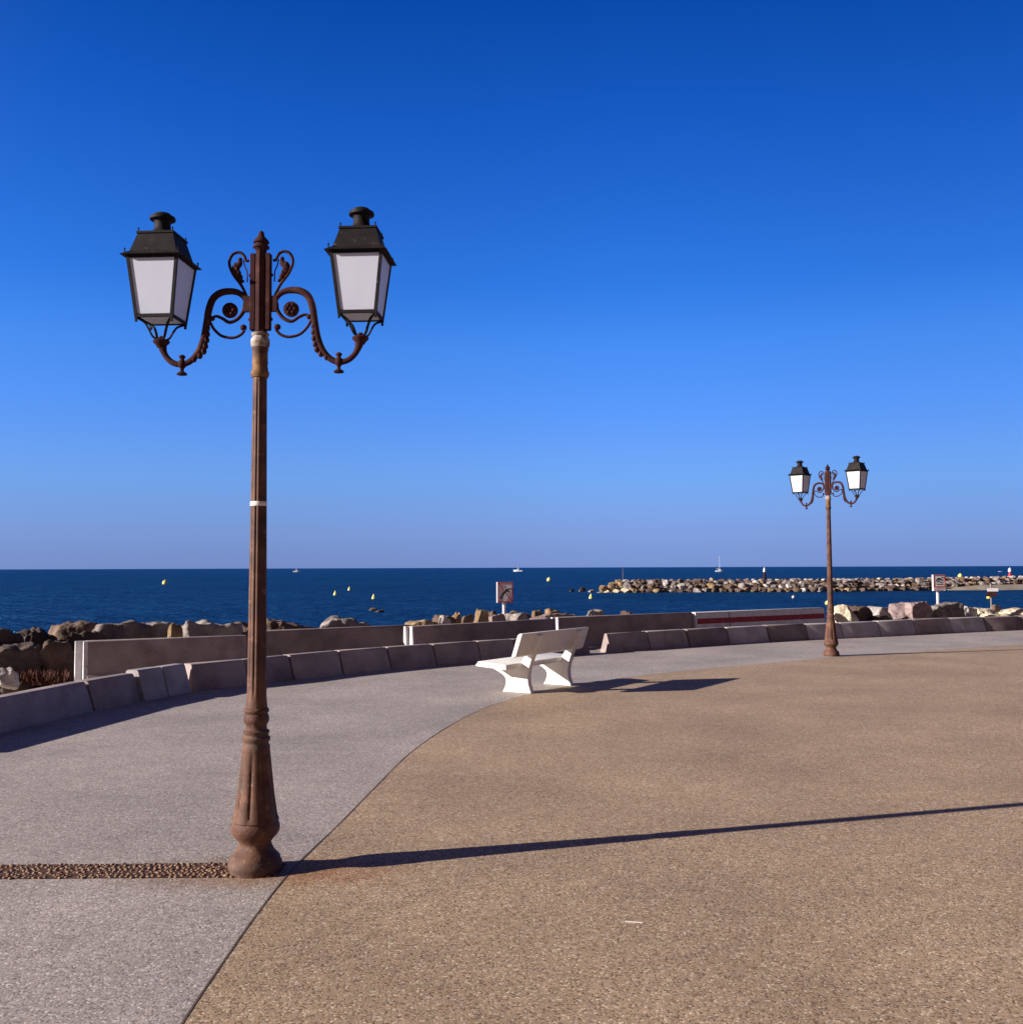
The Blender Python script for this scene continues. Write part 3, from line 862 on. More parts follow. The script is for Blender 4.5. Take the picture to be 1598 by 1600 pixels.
RB = [(1.97, 20.545), (2.871, 21.24), (3.789, 21.9), (4.806, 22.6), (5.845, 23.27), (6.887, 23.85), (7.848, 24.32), (8.946, 24.9), (10.038, 25.5),
      (11.205, 26.15), (12.343, 26.72), (13.55, 27.25), (14.8, 27.75), (16.1, 28.25), (17.4, 28.7)]
RL = ['first block right of the bench, its lit end facing the gap', 'second block right of the bench gap', 'darker block in front of the left end of the red striped wall',
      'pale block in front of the red striped wall', 'dark block in front of the red striped wall', 'pale block right behind the far lamp column',
      'pale block just right of the far lamp column', 'pale block in front of the cream boulder', 'block in front of the pinkish boulders',
      'pale block in front of the sign with a small lower plate', 'dark brownish block near the right edge', 'last block seen at the right edge of the photo',
      'block of the low wall beyond the right edge, nearest one', 'block of the low wall beyond the right edge, farthest one']
RM = ['conc', 'conc', 'conc_dark', 'conc_pale', 'conc_dark', 'conc_pale', 'conc_pale', 'conc_pale', 'conc', 'conc_pale', 'conc_dark', 'conc_dark', 'conc', 'conc']
for i in range(len(RB) - 1):
    g_ = 0.035 if i == 2 else 0.012
    block(RB[i], RB[i + 1], M[RM[i]], RL[i], gap=g_, rot=(0.02 if i == 2 else random.uniform(-.008, .008)), h=0.37 + random.uniform(-.008, .008), dp=0.34 if i == 0 else 0.45)

# white painted stone standing on the joint of the third and fourth right blocks
# ------------------------------------------------------------------ tall precast walls
def tall_wall(p, q, h, m, label, end_paint=True, stripe=False, ex2=(0.03, 0.07)):
    prof = [(0.0, -0.3), (0.0, 0.02), (0.05, 0.10), (0.09, h - 0.02), (0.11, h), (0.26, h), (0.28, h - 0.02), (0.32, 0.10), (0.37, 0.02), (0.37, -0.3)]
    bm, c, a = extr(prof, p, q)
    bevel(bm, 0.012, 2)
    root = empty('precast_wall', (c.x, c.y, 0), a)
    L_ = (Vector(q) - Vector(p)).length
    fin('wall_body', bm, m, root, angle=40)
    if end_paint:
        # tongue and groove end: two painted ribs with a slot between them
        for (y0, y1, ex) in ((0.06, 0.15, ex2[0]), (0.21, 0.29, ex2[1])):
            bm = bmesh.new()
            hexa(bm, [(-L_ / 2 - ex, y0 - .03, -0.2), (-L_ / 2 + 0.01, y0 - .03, -0.2), (-L_ / 2 + 0.01, y1 + .015, -0.2), (-L_ / 2 - ex, y1 + .015, -0.2),
                      (-L_ / 2 - ex, y0 + .02, h - 0.005), (-L_ / 2 + 0.01, y0 + .02, h - 0.005), (-L_ / 2 + 0.01, y1 - .005, h - 0.005), (-L_ / 2 - ex, y1 - .005, h - 0.005)])
            bevel(bm, 0.01, 2)
            fin('end_rib', bm, M['white_paint'], root, angle=40)
    if stripe:
        bm = bmesh.new()
        z0, z1 = h * 0.52, h * 0.74
        def yy(z): return 0.05 + (0.04) * (z - 0.10) / (h - 0.12)
        hexa(bm, [(-L_ / 2 + .02, yy(z0) - .003, z0), (L_ / 2 - .02, yy(z0) - .003, z0), (L_ / 2 - .02, yy(z0) + .01, z0), (-L_ / 2 + .02, yy(z0) + .01, z0),
                  (-L_ / 2 + .02, yy(z1) - .003, z1), (L_ / 2 - .02, yy(z1) - .003, z1), (L_ / 2 - .02, yy(z1) + .01, z1), (-L_ / 2 + .02, yy(z1) + .01, z1)])
        fin('red_stripe', bm, M['red_paint'], root)
        bm = bmesh.new()
        xx = -L_ / 2 + L_ * 0.235
        hexa(bm, [(xx, .045, 0.1), (xx + .02, .045, 0.1), (xx + .02, .06, 0.1), (xx, .06, 0.1), (xx, yy(h) - .008, h - .02), (xx + .02, yy(h) - .008, h - .02), (xx + .02, yy(h) + .01, h - .02), (xx, yy(h) + .01, h - .02)])
        fin('rust_streak', bm, M['edge'], root)
    tag(root, label, 'wall', 'tall precast wall sections behind the low blocks')
    return root
tall_wall((-6.50, 15.80), (-4.36, 17.05), 0.59, M['conc'], 'weathered grey wall section with a white painted end, at the left below the big boulders', ex2=(0.05, 0.15))
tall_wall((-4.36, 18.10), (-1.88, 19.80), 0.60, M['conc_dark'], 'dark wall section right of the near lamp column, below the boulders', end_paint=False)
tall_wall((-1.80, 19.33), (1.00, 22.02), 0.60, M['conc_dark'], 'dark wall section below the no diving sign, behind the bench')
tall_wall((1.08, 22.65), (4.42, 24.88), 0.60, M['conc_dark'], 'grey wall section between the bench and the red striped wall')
tall_wall((4.52, 24.90), (8.45, 27.60), 0.60, M['white_paint'], 'white painted wall section with a long red stripe', stripe=True)

# ------------------------------------------------------------------ boulders
def rock_mesh(seed, sub=3, cuts=11, rough=0.10, flat=0.0, front=None):
    rnd = random.Random(seed)
    bm = bmesh.new()
    bmesh.ops.create_icosphere(bm, subdivisions=sub, radius=1)
    planes = []
    for i in range(cuts):
        n_ = Vector((rnd.gauss(0, 1), rnd.gauss(0, 1), rnd.gauss(0, 0.8))).normalized()
        planes.append((n_, rnd.uniform(0.52, 0.82)))
    planes.append((Vector((rnd.uniform(-.2, .2), rnd.uniform(-.2, .2), 1)).normalized(), 0.6 - flat))
    if front:      # a broad split face
        planes.append((Vector((0.5 + rnd.uniform(-.12, .2), -0.85, rnd.uniform(-.05, .2))).normalized(), front + rnd.uniform(-.08, .12)))
    off = Vector((rnd.uniform(0, 50), rnd.uniform(0, 50), 0))
    for v in bm.verts:
        c = v.co.copy()
        for n_, d in planes:
            k = c.dot(n_)
            if k > d:
                c -= n_ * (k - d) * 0.94
        c += v.co * (noise.fractal(c * 1.9 + off, 0.85, 2.1, 6) * rough)
        v.co = c
    xs = [v.co.x for v in bm.verts]; ys = [v.co.y for v in bm.verts]; zs = [v.co.z for v in bm.verts]
    cx, cy, cz = (max(xs) + min(xs)) / 2, (max(ys) + min(ys)) / 2, (max(zs) + min(zs)) / 2
    sx, sy, sz = (max(xs) - min(xs)) / 2, (max(ys) - min(ys)) / 2, (max(zs) - min(zs)) / 2
    for v in bm.verts:
        v.co = Vector(((v.co.x - cx) / sx, (v.co.y - cy) / sy, (v.co.z - cz) / sz))
    return bm

NR = [0]
def boulder(x0, x1, ytop, Y, m, label, zbot=-0.45, dep=0.8, rz=None, flat=0.0, cuts=11, group='boulders along the near shore', front=0.4):
    NR[0] += 1
    rnd = random.Random(NR[0] * 7 + 3)
    c = at((x0 + x1) / 2, ytop, Y)
    wd = (x1 - x0) / 1600 * Y / 2
    top = c.z
    bm = rock_mesh(NR[0] * 13 + 5, 5, cuts, 0.13, flat, front)
    hh = (top - zbot) / 2
    for v in bm.verts:
        v.co = Vector((v.co.x * wd, v.co.y * wd * dep, v.co.z * hh))
    o = fin('boulder', bm, M[m], smooth=True, loc=(c.x, c.y + wd * dep * 0.3, zbot + hh))
    tag(o, label, 'boulder', group)
    return o

B = boulder
B(-70, 34, 981, 16.6, 'rock_dark', 'dark boulder cut by the left edge of the photo')
B(20, 92, 980, 17.6, 'rock_dark', 'dark boulder second from the left edge, lower than its right neighbour')
B(58, 152, 970, 18.2, 'rock_brown', 'brown rounded boulder above the left end of the leftmost wall')
B(-50, 66, 1004, 16.2, 'rock_dark', 'low dark boulder at the left edge under the shore crest')
B(44, 124, 1000, 16.5, 'rock_brown', 'low dark boulder left of the white painted wall end')
B(100, 170, 985, 17.3, 'rock_dark', 'dark boulder just behind the white painted wall end')
B(142, 268, 969, 18.3, 'rock_grey', 'wide flat topped grey boulder left of the near lamp', flat=0.08, front=0.3)
B(262, 372, 968, 18.6, 'rock_grey', 'grey boulder with a lit left tip just left of the near lamp column')
B(262, 285, 972, 17.9, 'rock_tan', 'small orange stone wedged between two big grey boulders', dep=0.9)
B(355, 425, 971, 19.4, 'rock_brown', 'dark boulder hidden in part by the near lamp column')
B(405, 497, 965, 20.2, 'rock_brown', 'brown boulder just right of the near lamp column')
B(494, 590, 963, 20.8, 'rock_grey', 'pale topped boulder, second right of the near lamp column', flat=0.05)
B(-8, 29, 1042, 15.3, 'rock_white', 'small whitish boulder on the gravel at the left edge', zbot=-0.1, dep=0.9)
B(628, 688, 968, 22.0, 'rock_tan', 'flat tan boulder at the white rib of the middle wall', zbot=0.0)
B(683, 704, 961, 22.3, 'rock_white', 'small white stone left of the no diving sign', zbot=0.0)
B(672, 712, 960, 24.5, 'rock_brown', 'brown stone behind the small white stone', zbot=-0.2)
B(704, 722, 956, 25.0, 'rock_tan', 'little pointed tan stone on the shore left of the sign', zbot=-0.2)
B(718, 740, 959, 24.6, 'rock_brown', 'small dark brown stone left of the rounded tan boulder', zbot=-0.2)
B(734, 766, 951, 25.5, 'rock_tan', 'rounded tan boulder just left of the no diving sign', zbot=-0.2)
B(755, 780, 954, 26.2, 'rock_brown', 'dark boulder directly left of the sign post', zbot=-0.2)
B(763, 792, 959, 23.6, 'rock_pink', 'pink and white stone at the foot of the no diving sign', zbot=0.1)
B(786, 828, 957, 24.3, 'rock_grey', 'grey slab just right of the foot of the no diving sign', zbot=0.0)
B(790, 815, 954, 26.4, 'rock_tan', 'tan stone behind the sign post', zbot=-0.2)
B(812, 835, 957, 26.0, 'rock_brown', 'dark brown stone right of the sign post', zbot=-0.2)
B(828, 852, 953, 26.8, 'rock_tan', 'tan brown boulder above the bench back', zbot=-0.2)
B(818, 905, 958, 25.2, 'rock_pink', 'long low pinkish slab above the bench back', zbot=0.0, dep=0.35)
B(850, 878, 950, 27.6, 'rock_tan', 'highest tan boulder right of the no diving sign', zbot=-0.3)
B(875, 905, 958, 27.0, 'rock_brown', 'dark brown boulder at the joint of two wall sections', zbot=-0.3)
B(905, 950, 952, 28.5, 'rock_grey', 'grey peaked boulder behind the wall section right of the bench', zbot=-0.3)
B(968, 992, 954, 28.5, 'rock_brown', 'lone brown boulder top peeping over the wall right of the bench', zbot=-0.3)
B(1301, 1342, 944, 28.0, 'rock_cream', 'bright cream pointed boulder just right of the far lamp', zbot=-0.1, dep=1.0, front=None)
B(1322, 1366, 946, 28.5, 'rock_brown', 'brown rock standing for the shaded side of the bright cream boulder', zbot=-0.1, dep=1.0)  # separate brown rock, its colour stands in for shade on the cream boulder
B(1352, 1412, 947, 30.2, 'rock_white', 'pale grey boulder between the cream and the pink boulders', zbot=-0.1)
B(1388, 1436, 941, 29.6, 'rock_pink', 'large pinkish boulder left of the sign with a lower plate', zbot=-0.1, front=0.45, cuts=20, dep=1.1)
B(1414, 1462, 939.5, 29.2, 'rock_pink', 'reddish brown flat topped boulder left of the sign with a lower plate', zbot=-0.1, flat=0.05, front=0.3, cuts=18)
B(1350, 1395, 961, 28.4, 'rock_dark', 'low dark boulder between the cream and the pinkish boulders', zbot=-0.1)
B(1442, 1512, 940.5, 30.0, 'rock_grey', 'broad grey boulder under the sign with a lower plate', zbot=-0.1, front=0.25)
B(1490, 1532, 946, 30.9, 'rock_white', 'whitish boulder sloping down right of the broad grey one', zbot=-0.2, front=0.55)
B(1516, 1568, 949, 31.5, 'rock_cream', 'cream boulder at the foot of the rightmost sign post', zbot=-0.2, front=None)
B(1547, 1563, 944.5, 32.2, 'rock_brown', 'small brown stone right beside the rightmost sign post', zbot=-0.2)
B(1530, 1600, 958, 30.6, 'rock_cream', 'low cream boulder in front of the rightmost sign post', zbot=-0.2, front=None)
B(1560, 1650, 949.5, 31.8, 'rock_cream', 'long flat cream boulder at the right edge of the photo', zbot=-0.2, flat=0.05, front=None)
B(1630, 1700, 948, 33.0, 'rock_grey', 'grey boulder on the shore beyond the right edge')
B(-170, -50, 978, 16.0, 'rock_grey', 'grey boulder on the shore beyond the left edge')
B(520, 650, 985, 23.5, 'rock_brown', 'low brown boulder behind the dark wall section', zbot=-1.2)
B(574, 590, 949.5, 80, 'rock_brown', 'small half sunk rock in the sea under the yellow buoy', zbot=-2.0, group='half sunk rocks in the sea')
B(583, 600, 952.5, 77, 'rock_dark', 'dark rock barely above the sea, near the shore left of the sign', zbot=-2.0, group='half sunk rocks in the sea')
B(889, 897, 920, 141, 'rock_dark', 'outermost tiny rock off the breakwater head', zbot=-2.2, group='half sunk rocks in the sea')
B(903, 915, 917, 141, 'rock_brown', 'largest lone brown rock off the breakwater head', zbot=-2.2, group='half sunk rocks in the sea')
B(918, 929, 921, 137, 'rock_grey', 'small pale rock between the lone brown rock and the breakwater', zbot=-2.2, group='half sunk rocks in the sea')

# hidden mass of the near shore is carried by the ground sheet; dry weeds at the foot of the left boulders
random.seed(3)
bm = bmesh.new()
for i in range(1300):
    a = at(random.uniform(-20, 108), 1040, 16.0 + random.uniform(-.15, .35))
    bx, by = a.x, a.y
    hh = random.uniform(0.03, 0.22)
    th = random.uniform(0, 6.28); d = Vector((math.cos(th), math.sin(th), 0)) * 0.008
    tip = Vector((bx + random.uniform(-.08, .08), by + random.uniform(-.08, .08), hh - 0.05))
    p = Vector((bx, by, -0.08))
    f = bm.faces.new([bm.verts.new(p - d), bm.verts.new(p + d), bm.verts.new((p + d * 0.8 + tip) / 2 + d), bm.verts.new(tip), bm.verts.new((p + tip) / 2 - d)])
o = fin('dry_weeds', bm, M['weeds'], norm=False)
tag(o, 'reddish brown dry weeds at the foot of the boulders by the left edge', 'weeds', kind='stuff')

# ------------------------------------------------------------------ breakwater
random.seed(21)
BW = [(11.4, 136), (28, 137), (42, 137.5), (58, 143), (76, 150), (110, 160), (170, 172)]
bwl = crom([(a, b, 0) for a, b in BW], 8)
def bw_at(s):
    # point and tangent at arc length s
    acc = 0
    for a, b in zip(bwl, bwl[1:]):
        l = (b - a).length
        if acc + l >= s:
            t = (b - a) / l
            return a + t * (s - acc), t
        acc += l
    return bwl[-1], (bwl[-1] - bwl[-2]).normalized()
# rubble core
bm = bmesh.new()
rows = []
S = 1.0
while S < 165:
    p, t = bw_at(S)
    n_ = Vector((-t.y, t.x, 0))
    k = min(1, (S + 0.5) / 5)
    crest = -0.16 + 0.2 * min(1, max(0, (S - 45) / 30))
    row = []
    for o_, z_ in ((-4.5, -3.2), (-1.5, -1.4), (0.9, crest), (3.4, crest), (7, -3.2)):
        zz = -3.2 + (z_ + 3.2) * (0.45 + 0.55 * k)
        row.append(bm.verts.new(p + n_ * o_ + Vector((0, 0, zz + random.uniform(-.08, .08)))))
    rows.append(row)
    S += 1.0
for a, b in zip(rows, rows[1:]):
    for k in range(4): bm.faces.new((a[k], a[k + 1], b[k + 1], b[k]))
bm.faces.new(rows[0]); bm.faces.new(rows[-1][::-1])
tag(fin('breakwater', bm, M['rock_dark']), kind='structure')
# shared boulder shapes
SH = []
for s in range(10):
    bm = rock_mesh(500 + s, 3, 9, 0.2)
    me = bpy.data.meshes.new('boulder')
    bmesh.ops.recalc_face_normals(bm, faces=bm.faces)
    bm.to_mesh(me); bm.free()
    for p in me.polygons: p.use_smooth = False
    SH.append(me)
TONES = [('rock_white', 'whitish'), ('rock_grey', 'grey'), ('rock_tan', 'tan'), ('rock_brown', 'dark brown'), ('rock_cream', 'cream'), ('rock_pink', 'pinkish grey')]
SHM = {}
for mi, (mm, _) in enumerate(TONES):
    for s, me in enumerate(SH):
        c = me.copy(); c.materials.append(M[mm]); SHM[(mm, s)] = c
wts = {0: [.24, .42, .06, .12, .08, .08], 1: [.16, .40, .08, .24, .04, .08], 2: [.12, .28, .12, .38, .04, .06], 3: [.03, .10, .17, .66, .02, .02]}
ROWN = {0: 'on the crest of the breakwater', 1: 'on the upper slope of the breakwater', 2: 'on the lower slope of the breakwater', 3: 'at the waterline of the breakwater'}
S_END = 72
cnt = 0
for row, (o_, z_, sp) in enumerate(((1.5, -0.30, 1.06), (0.35, -0.55, 1.03), (-0.7, -1.0, 1.03), (-1.7, -1.5, 1.05))):
    S = random.uniform(0, .6) + (2.6, 1.5, 0.2, -0.6)[row]
    while S < S_END + 3:
        p, t = bw_at(max(0.01, S))
        if S < 0: p = p + t * S
        n_ = Vector((-t.y, t.x, 0))
        if row == 3 and S > 50:           # the beach covers the waterline there
            S += sp; continue
        head = min(1, max(0.0, (S + 1) / 4))
        ti = random.choices(range(6), wts[row])[0]
        if S < 3.5: ti = random.choice([2, 4, 2])
        me = SHM[(TONES[ti][0], random.randrange(10))]
        o = bpy.data.objects.new('boulder', me)
        COL.objects.link(o)
        sc_ = random.choice((0.38, 0.48, 0.58, 0.66, 0.78)) * random.uniform(.92, 1.08) * (1.0 if row else 0.9)
        rise = 0.22 * min(1, max(0, (S - 45) / 25))
        z = z_ - (1 - head) * 0.35 + rise + random.uniform(-.05, .05)
        pos = p + n_ * (o_ + random.uniform(-.25, .25))
        o.location = (pos.x, pos.y, z)
        o.scale = (sc_ * random.uniform(.9, 1.25), sc_, sc_ * random.uniform(.62, .85))
        if row == 0:
            o.scale.z = min(o.scale.z, 0.46); o.location.z = 0.10 + rise - o.scale.z - random.uniform(0, .02) - (1 - head) * 0.3
        o.rotation_euler = (random.uniform(-.25, .25), random.uniform(-.25, .25), random.uniform(0, 6.28))
        w_ = 'at the head, left end' if S < 5 else ('left of the far lamp column' if pos.x / pos.y < 0.31 else 'right of the far lamp column')
        tag(o, TONES[ti][1] + ' boulder ' + ROWN[row] + ', ' + w_, 'boulder', 'boulders of the far breakwater')
        cnt += 1
        S += sp * random.uniform(0.85, 1.15)
print('breakwater boulders', cnt)
# beach against the breakwater on the right
bm = bmesh.new()
rows = []
for i in range(40):
    S = 46 + i * 3
    p, t = bw_at(S); n_ = Vector((-t.y, t.x, 0))
    k = min(1, i / 3)
    rows.append([bm.verts.new(p + n_ * o_ + Vector((0, 0, z_))) for o_, z_ in ((-2 - 5.5 * k, -1.95), (-2 - 3.0 * k, -1.48), (-1.5, -0.95 - 0.6 * (1 - k)), (0.5, -0.9 - 0.6 * (1 - k)))])
for a, b in zip(rows, rows[1:]):
    for k in range(3): bm.faces.new((a[k], a[k + 1], b[k + 1], b[k]))
tag(fin('beach', bm, M['sand'], smooth=True), kind='structure')

# markers on the breakwater
def marker(px, ybase, ytop, Y, label, topm, lowm, hw=0.16):
    b = at(px, ybase, Y); t = at(px, ytop, Y)
    h = t.z - b.z
    root = empty('channel_marker', (b.x, b.y, b.z))
    bm = bmesh.new(); lathe(bm, [(hw * 1.3, -0.5), (hw * 1.3, h * 0.14), (hw * 0.85, h * 0.2), (hw * 0.8, h * .45)], 12)
    fin('mast', bm, lowm, root, angle=40)
    bm = bmesh.new(); lathe(bm, [(hw, h * .45), (hw * 1.25, h * .5), (hw * 1.1, h * .82), (hw * .5, h * .9), (hw * .35, h)], 12)
    fin('lamp_head', bm, topm, root, angle=40)
    tag(root, label, 'channel marker')
marker(1194, 900, 886.5, 139, 'grey white channel marker on a dark foot, on the breakwater left of the far lamp', M['sign_white'], M['rust_dark'])
marker(1577, 899, 887, 152, 'channel marker with white top and red foot at the right edge of the breakwater', M['hull'], M['sign_red'], 0.19)
b = at(973, 907, 138); t = at(973, 886, 138)
bm = bmesh.new(); lathe(bm, [(0.035, b.z), (0.03, b.z + (t.z - b.z) * .5), (0.02, t.z)], 8, (b.x, b.y)); ball(bm, (b.x, b.y, t.z), 0.07, 1, 8)
tag(fin('thin_pole', bm, M['rock_grey']), 'thin pale pole on the left end of the breakwater', 'pole')

# ------------------------------------------------------------------ signs
def panel(root, wd, h, depth, z0, name='panel'):
    bm = bmesh.new(); box(bm, (-wd / 2, -depth / 2, z0), (wd / 2, depth / 2, z0 + h)); bevel(bm, 0.006, 1)
    return fin(name, bm, M['sign_white'], root)
def frame(root, wd, h, z0, y, b_):
    bm = bmesh.new()
    for (x0, x1, a, c) in ((-wd / 2, wd / 2, z0, z0 + b_), (-wd / 2, wd / 2, z0 + h - b_, z0 + h), (-wd / 2, -wd / 2 + b_, z0 + b_, z0 + h - b_), (wd / 2 - b_, wd / 2, z0 + b_, z0 + h - b_)):
        box(bm, (x0, y - 0.004, a), (x1, y, c))
    return bm
# sign 1: no diving
Y = 25.0
bs = at(783.5, 964, Y); tp = at(783.5, 909.5, Y); lo = at(783.5, 941.5, Y)
s1 = empty('no_diving_sign', (bs.x + 0.08, Y, bs.z), math.radians(14))
z0, h, wd = lo.z - bs.z, tp.z - lo.z, 25.0 / 1600 * Y
bm = bmesh.new(); lathe(bm, [(0.045, -0.3), (0.045, z0 + h * 0.9)], 12, (0, 0.07)); fin('post', bm, M['steel'], s1, angle=40)
pn = panel(s1, wd, h, 0.10, z0)
bm = frame(s1, wd - .004, h - .004, z0 + .002, -0.052, 0.030)
x0, x1 = -wd / 2 + .03, wd / 2 - .03
bar(bm, (x0, -0.056, z0 + h - .03), (x1, -0.056, z0 + .03), 0.022, 0.003)
fin('red_border', bm, M['sign_red'], pn)
bm = bmesh.new()
def fig(a, b, w_): bar(bm, (a[0] * wd, -0.060, z0 + a[1] * h), (b[0] * wd, -0.060, z0 + b[1] * h), w_, 0.003)
fig((-.16, .40), (.10, .62), .050)      # torso
fig((.06, .60), (.36, .68), .028); fig((.06, .58), (.30, .52), .026)  # legs
fig((.36, .68), (.42, .62), .02)
fig((-.14, .42), (-.30, .28), .022); fig((-.12, .40), (-.20, .26), .020)   # arms
for k in range(12):
    pass
m_ = Matrix.Translation((-0.27 * wd, -0.0602, z0 + .22 * h)) @ Matrix.Rotation(math.pi / 2, 4, 'X')
bmesh.ops.create_cone(bm, cap_ends=True, segments=14, radius1=0.028, radius2=0.028, depth=0.0034, matrix=m_)
fin('diver_pictogram', bm, M['sign_black'], pn)
tag(s1, 'red bordered no diving sign showing a black diver struck out', 'sign')
# sign 2
Y = 30.6
bs = at(1465, 944, Y); tp = at(1465, 898, Y); lo = at(1465, 917.5, Y); l2 = at(1465, 923, Y)
s2 = empty('bathing_sign', (bs.x + 0.03, Y, bs.z), math.radians(8))
z0, h, wd = lo.z - bs.z, tp.z - lo.z, 20 / 1600 * Y
bm = bmesh.new(); lathe(bm, [(0.045, -0.3), (0.045, z0 + h * 0.9)], 12, (0, 0.06)); fin('post', bm, M['steel'], s2, angle=40)
pn = panel(s2, wd, h, 0.08, z0)
fin('red_border', frame(s2, wd - .004, h - .004, z0 + .002, -0.042, 0.028), M['sign_red'], pn)
bm = bmesh.new()
for a, b_, w_ in (((-.22, .62), (.05, .72), .05), ((.02, .66), (.24, .56), .04), ((-.2, .62), (-.26, .42), .03), ((-.05, .45), (.2, .40), .03), ((.22, .75), (.30, .8), .05), ((-.26, .25), (.26, .25), .02)):
    bar(bm, (a[0] * wd, -0.048, z0 + a[1] * h), (b_[0] * wd, -0.048, z0 + b_[1] * h), w_, 0.003)
fin('pictogram', bm, M['sign_black'], pn)
zz = l2.z - bs.z
pl = panel(s2, wd, z0 - zz - .015, 0.08, zz, 'lower_plate')
bm = bmesh.new(); bar(bm, (-wd * .4, -0.043, (zz + z0) / 2 + .01), (wd * .4, -0.043, (zz + z0) / 2 + .01), 0.012, 0.003); bar(bm, (-wd * .4, -0.043, (zz + z0) / 2 - .03), (wd * .3, -0.043, (zz + z0) / 2 - .03), 0.012, 0.003)
fin('lettering', bm, M['sign_red'], pl)
tag(s2, 'square red bordered sign with a smaller plate under it, standing on the broad grey boulder', 'sign')
# sign 3
Y = 32.0
bs = at(1548, 952, Y); tp = at(1548, 912, Y)
s3 = empty('notice_sign', (bs.x, Y, bs.z), math.radians(-5))
H = tp.z - bs.z
bm = bmesh.new(); lathe(bm, [(0.022, -0.3), (0.022, H)], 10); fin('post', bm, M['rock_grey'], s3, angle=40)
za, zb_ = at(1548, 924, Y).z - bs.z, at(1548, 919, Y).z - bs.z
bm = bmesh.new(); box(bm, (-0.12, -0.06, za), (0.20, -0.038, zb_)); fin('upper_plate', bm, M['sign_white'], s3)
bm = bmesh.new(); box(bm, (-0.14, -0.058, za - .16), (0.16, -0.038, za - .02)); fin('lower_plate', bm, M['rust_dark'], s3)
tag(s3, 'small plate sign on a thin post at the far right, on the cream boulder', 'sign')

# ------------------------------------------------------------------ buoys
def buoy(px, py, wpx, m, label, cone=False):
    c = gp(px, py + wpx * 0.5, SEA_Z)
    r = wpx / 1600 * c.y / 2
    bm = bmesh.new()
    if cone:
        P = [(r * .5, -r * .6), (r, -r * .1), (r * 1.0, r * .35), (r * .8, r * 1.0), (r * .45, r * 1.7), (r * .2, r * 2.1), (r * .12, r * 2.4)]
    else:
        P = [(r * math.sin(a) + .001, r * .55 - r * math.cos(a)) for a in [math.pi * k / 10 for k in range(10)]] + [(r * .2, r * 1.52), (r * .2, r * 1.75), (r * .12, r * 1.8)]
    lathe(bm, P, 20)
    o = fin('buoy', bm, M[m], loc=(c.x, c.y, SEA_Z), angle=50)
    tag(o, label, 'buoy', 'buoys on the sea')
buoy(258, 909, 8, 'buoy', 'round yellow buoy left of the near lamp')
buoy(524, 927, 6, 'buoy', 'pale yellow cone buoy, leftmost of three right of the near lamp', True)
buoy(546, 920, 5, 'buoy', 'small pale buoy, farthest of three right of the near lamp', True)
buoy(584, 932.5, 6.5, 'buoy', 'yellow cone buoy above the half sunk rocks', True)
buoy(857.5, 904.5, 7, 'buoy', 'round yellow buoy right of the motorboat in the middle')
buoy(923, 932, 6.5, 'buoy', 'yellow cone buoy in front of the breakwater head', True)
buoy(1239, 932, 5, 'buoy_pink', 'faded pinkish buoy between the breakwater and the red striped wall')
buoy(1292, 941, 7, 'buoy', 'yellow buoy showing just left of the far lamp column')
buoy(1499.5, 898.5, 7, 'buoy', 'yellow buoy behind the breakwater crest at the right')
buoy(1544, 932, 6.5, 'buoy_orange', 'orange yellow buoy just left of the rightmost sign post')

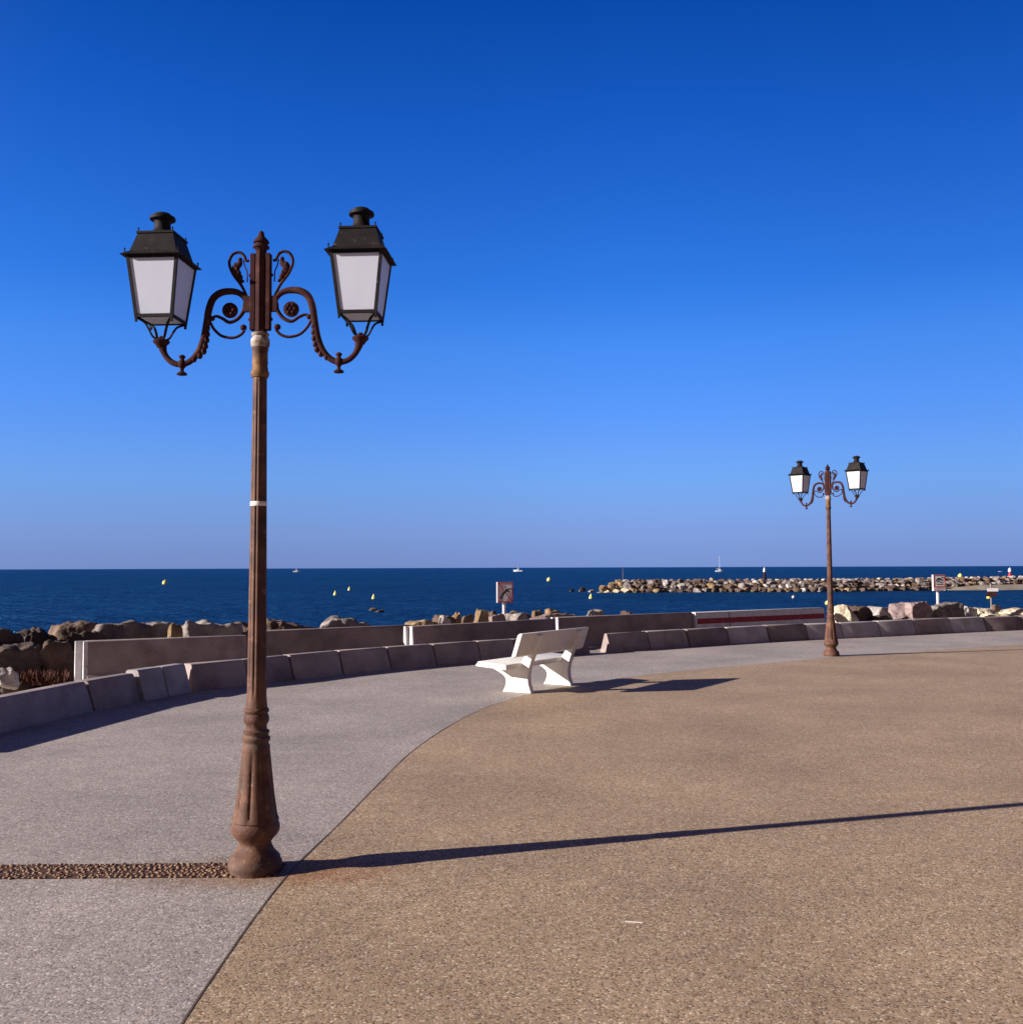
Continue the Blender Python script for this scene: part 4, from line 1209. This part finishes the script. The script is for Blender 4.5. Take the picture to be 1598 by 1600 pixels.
# ------------------------------------------------------------------ boats
def hull_bm(L_, Bm, H, bow=1):
    bm = bmesh.new()
    st = []
    for i in range(9):
        u = i / 8
        wd = Bm / 2 * math.sin(min(1, (1 - u) * 1.9 + .02) * math.pi / 2)
        x = -L_ / 2 + L_ * u
        sh = H * (0.85 + 0.35 * u * u)
        st.append([bm.verts.new((bow * x, -wd, sh)), bm.verts.new((bow * x * .96, -wd * .75, -0.15)), bm.verts.new((bow * x * .96, wd * .75, -0.15)), bm.verts.new((bow * x, wd, sh))])
    for a, b in zip(st, st[1:]):
        for k in range(4): bm.faces.new((a[k], a[(k + 1) % 4], b[(k + 1) % 4], b[k]))
    bm.faces.new(st[0]); bm.faces.new(st[-1][::-1])
    return bm
def motorboat(px, ywl, wpx, bow, label):
    c = gp(px, ywl, SEA_Z)
    L_ = wpx / 1600 * c.y
    root = empty('motorboat', (c.x, c.y, SEA_Z))
    fin('hull', hull_bm(L_, L_ * .3, L_ * .17, bow), M['hull'], root, angle=50)
    bm = bmesh.new()
    s = L_
    hexa(bm, [(bow * -.12 * s, -.1 * s, .14 * s), (bow * .22 * s, -.09 * s, .14 * s), (bow * .22 * s, .09 * s, .14 * s), (bow * -.12 * s, .1 * s, .14 * s),
              (bow * -.10 * s, -.08 * s, .34 * s), (bow * .06 * s, -.07 * s, .34 * s), (bow * .06 * s, .07 * s, .34 * s), (bow * -.10 * s, .08 * s, .34 * s)])
    box(bm, (min(bow * -.14, bow * .09) * s, -.1 * s, .34 * s), (max(bow * -.14, bow * .09) * s, .1 * s, .37 * s))
    cb = fin('cabin', bm, M['hull'], root)
    bm = bmesh.new(); box(bm, (min(bow * -.08, bow * .08) * s, -.098 * s, .23 * s), (max(bow * -.08, bow * .08) * s, .098 * s, .31 * s))
    fin('window', bm, M['glass_dark'], cb)
    bm = bmesh.new(); lathe(bm, [(.012 * s, .36 * s), (.008 * s, .58 * s)], 6, (bow * -.05 * s, 0)); fin('mast', bm, M['hull'], root)
    tag(root, label, 'boat')
motorboat(463.5, 893.8, 11, 1, 'small white motorboat near the horizon just right of the near lamp column')
motorboat(809, 893, 14, -1, 'white motorboat with a cabin near the horizon above the no diving sign')
c = gp(1124, 893.5, SEA_Z)
L_ = 13 / 1600 * c.y
sb = empty('sailboat', (c.x, c.y, SEA_Z))
fin('hull', hull_bm(L_, L_ * .3, L_ * .2, 1), M['hull'], sb, angle=50)
bm = bmesh.new(); hexa(bm, [(-.2 * L_, -.09 * L_, .17 * L_), (.18 * L_, -.07 * L_, .17 * L_), (.18 * L_, .07 * L_, .17 * L_), (-.2 * L_, .09 * L_, .17 * L_), (-.17 * L_, -.07 * L_, .3 * L_), (.08 * L_, -.05 * L_, .3 * L_), (.08 * L_, .05 * L_, .3 * L_), (-.17 * L_, .07 * L_, .3 * L_)])
fin('cabin', bm, M['hull'], sb)
bm = bmesh.new(); lathe(bm, [(.09, 0.2 * L_), (.06, 25 / 1600 * c.y)], 8); bar(bm, (0, 0, .42 * L_), (-.45 * L_, 0, .40 * L_), .16); fin('mast', bm, M['hull'], sb)
tag(sb, 'white sailboat with a bare mast near the horizon', 'boat')
c = gp(1563, 893.5, SEA_Z)
bm = hull_bm(2.5, 0.9, 0.35, 1)
tag(fin('dinghy', bm, M['sign_white'], loc=(c.x, c.y, SEA_Z), angle=50), 'tiny pale boat on the sea just left of the red and white marker', 'boat')
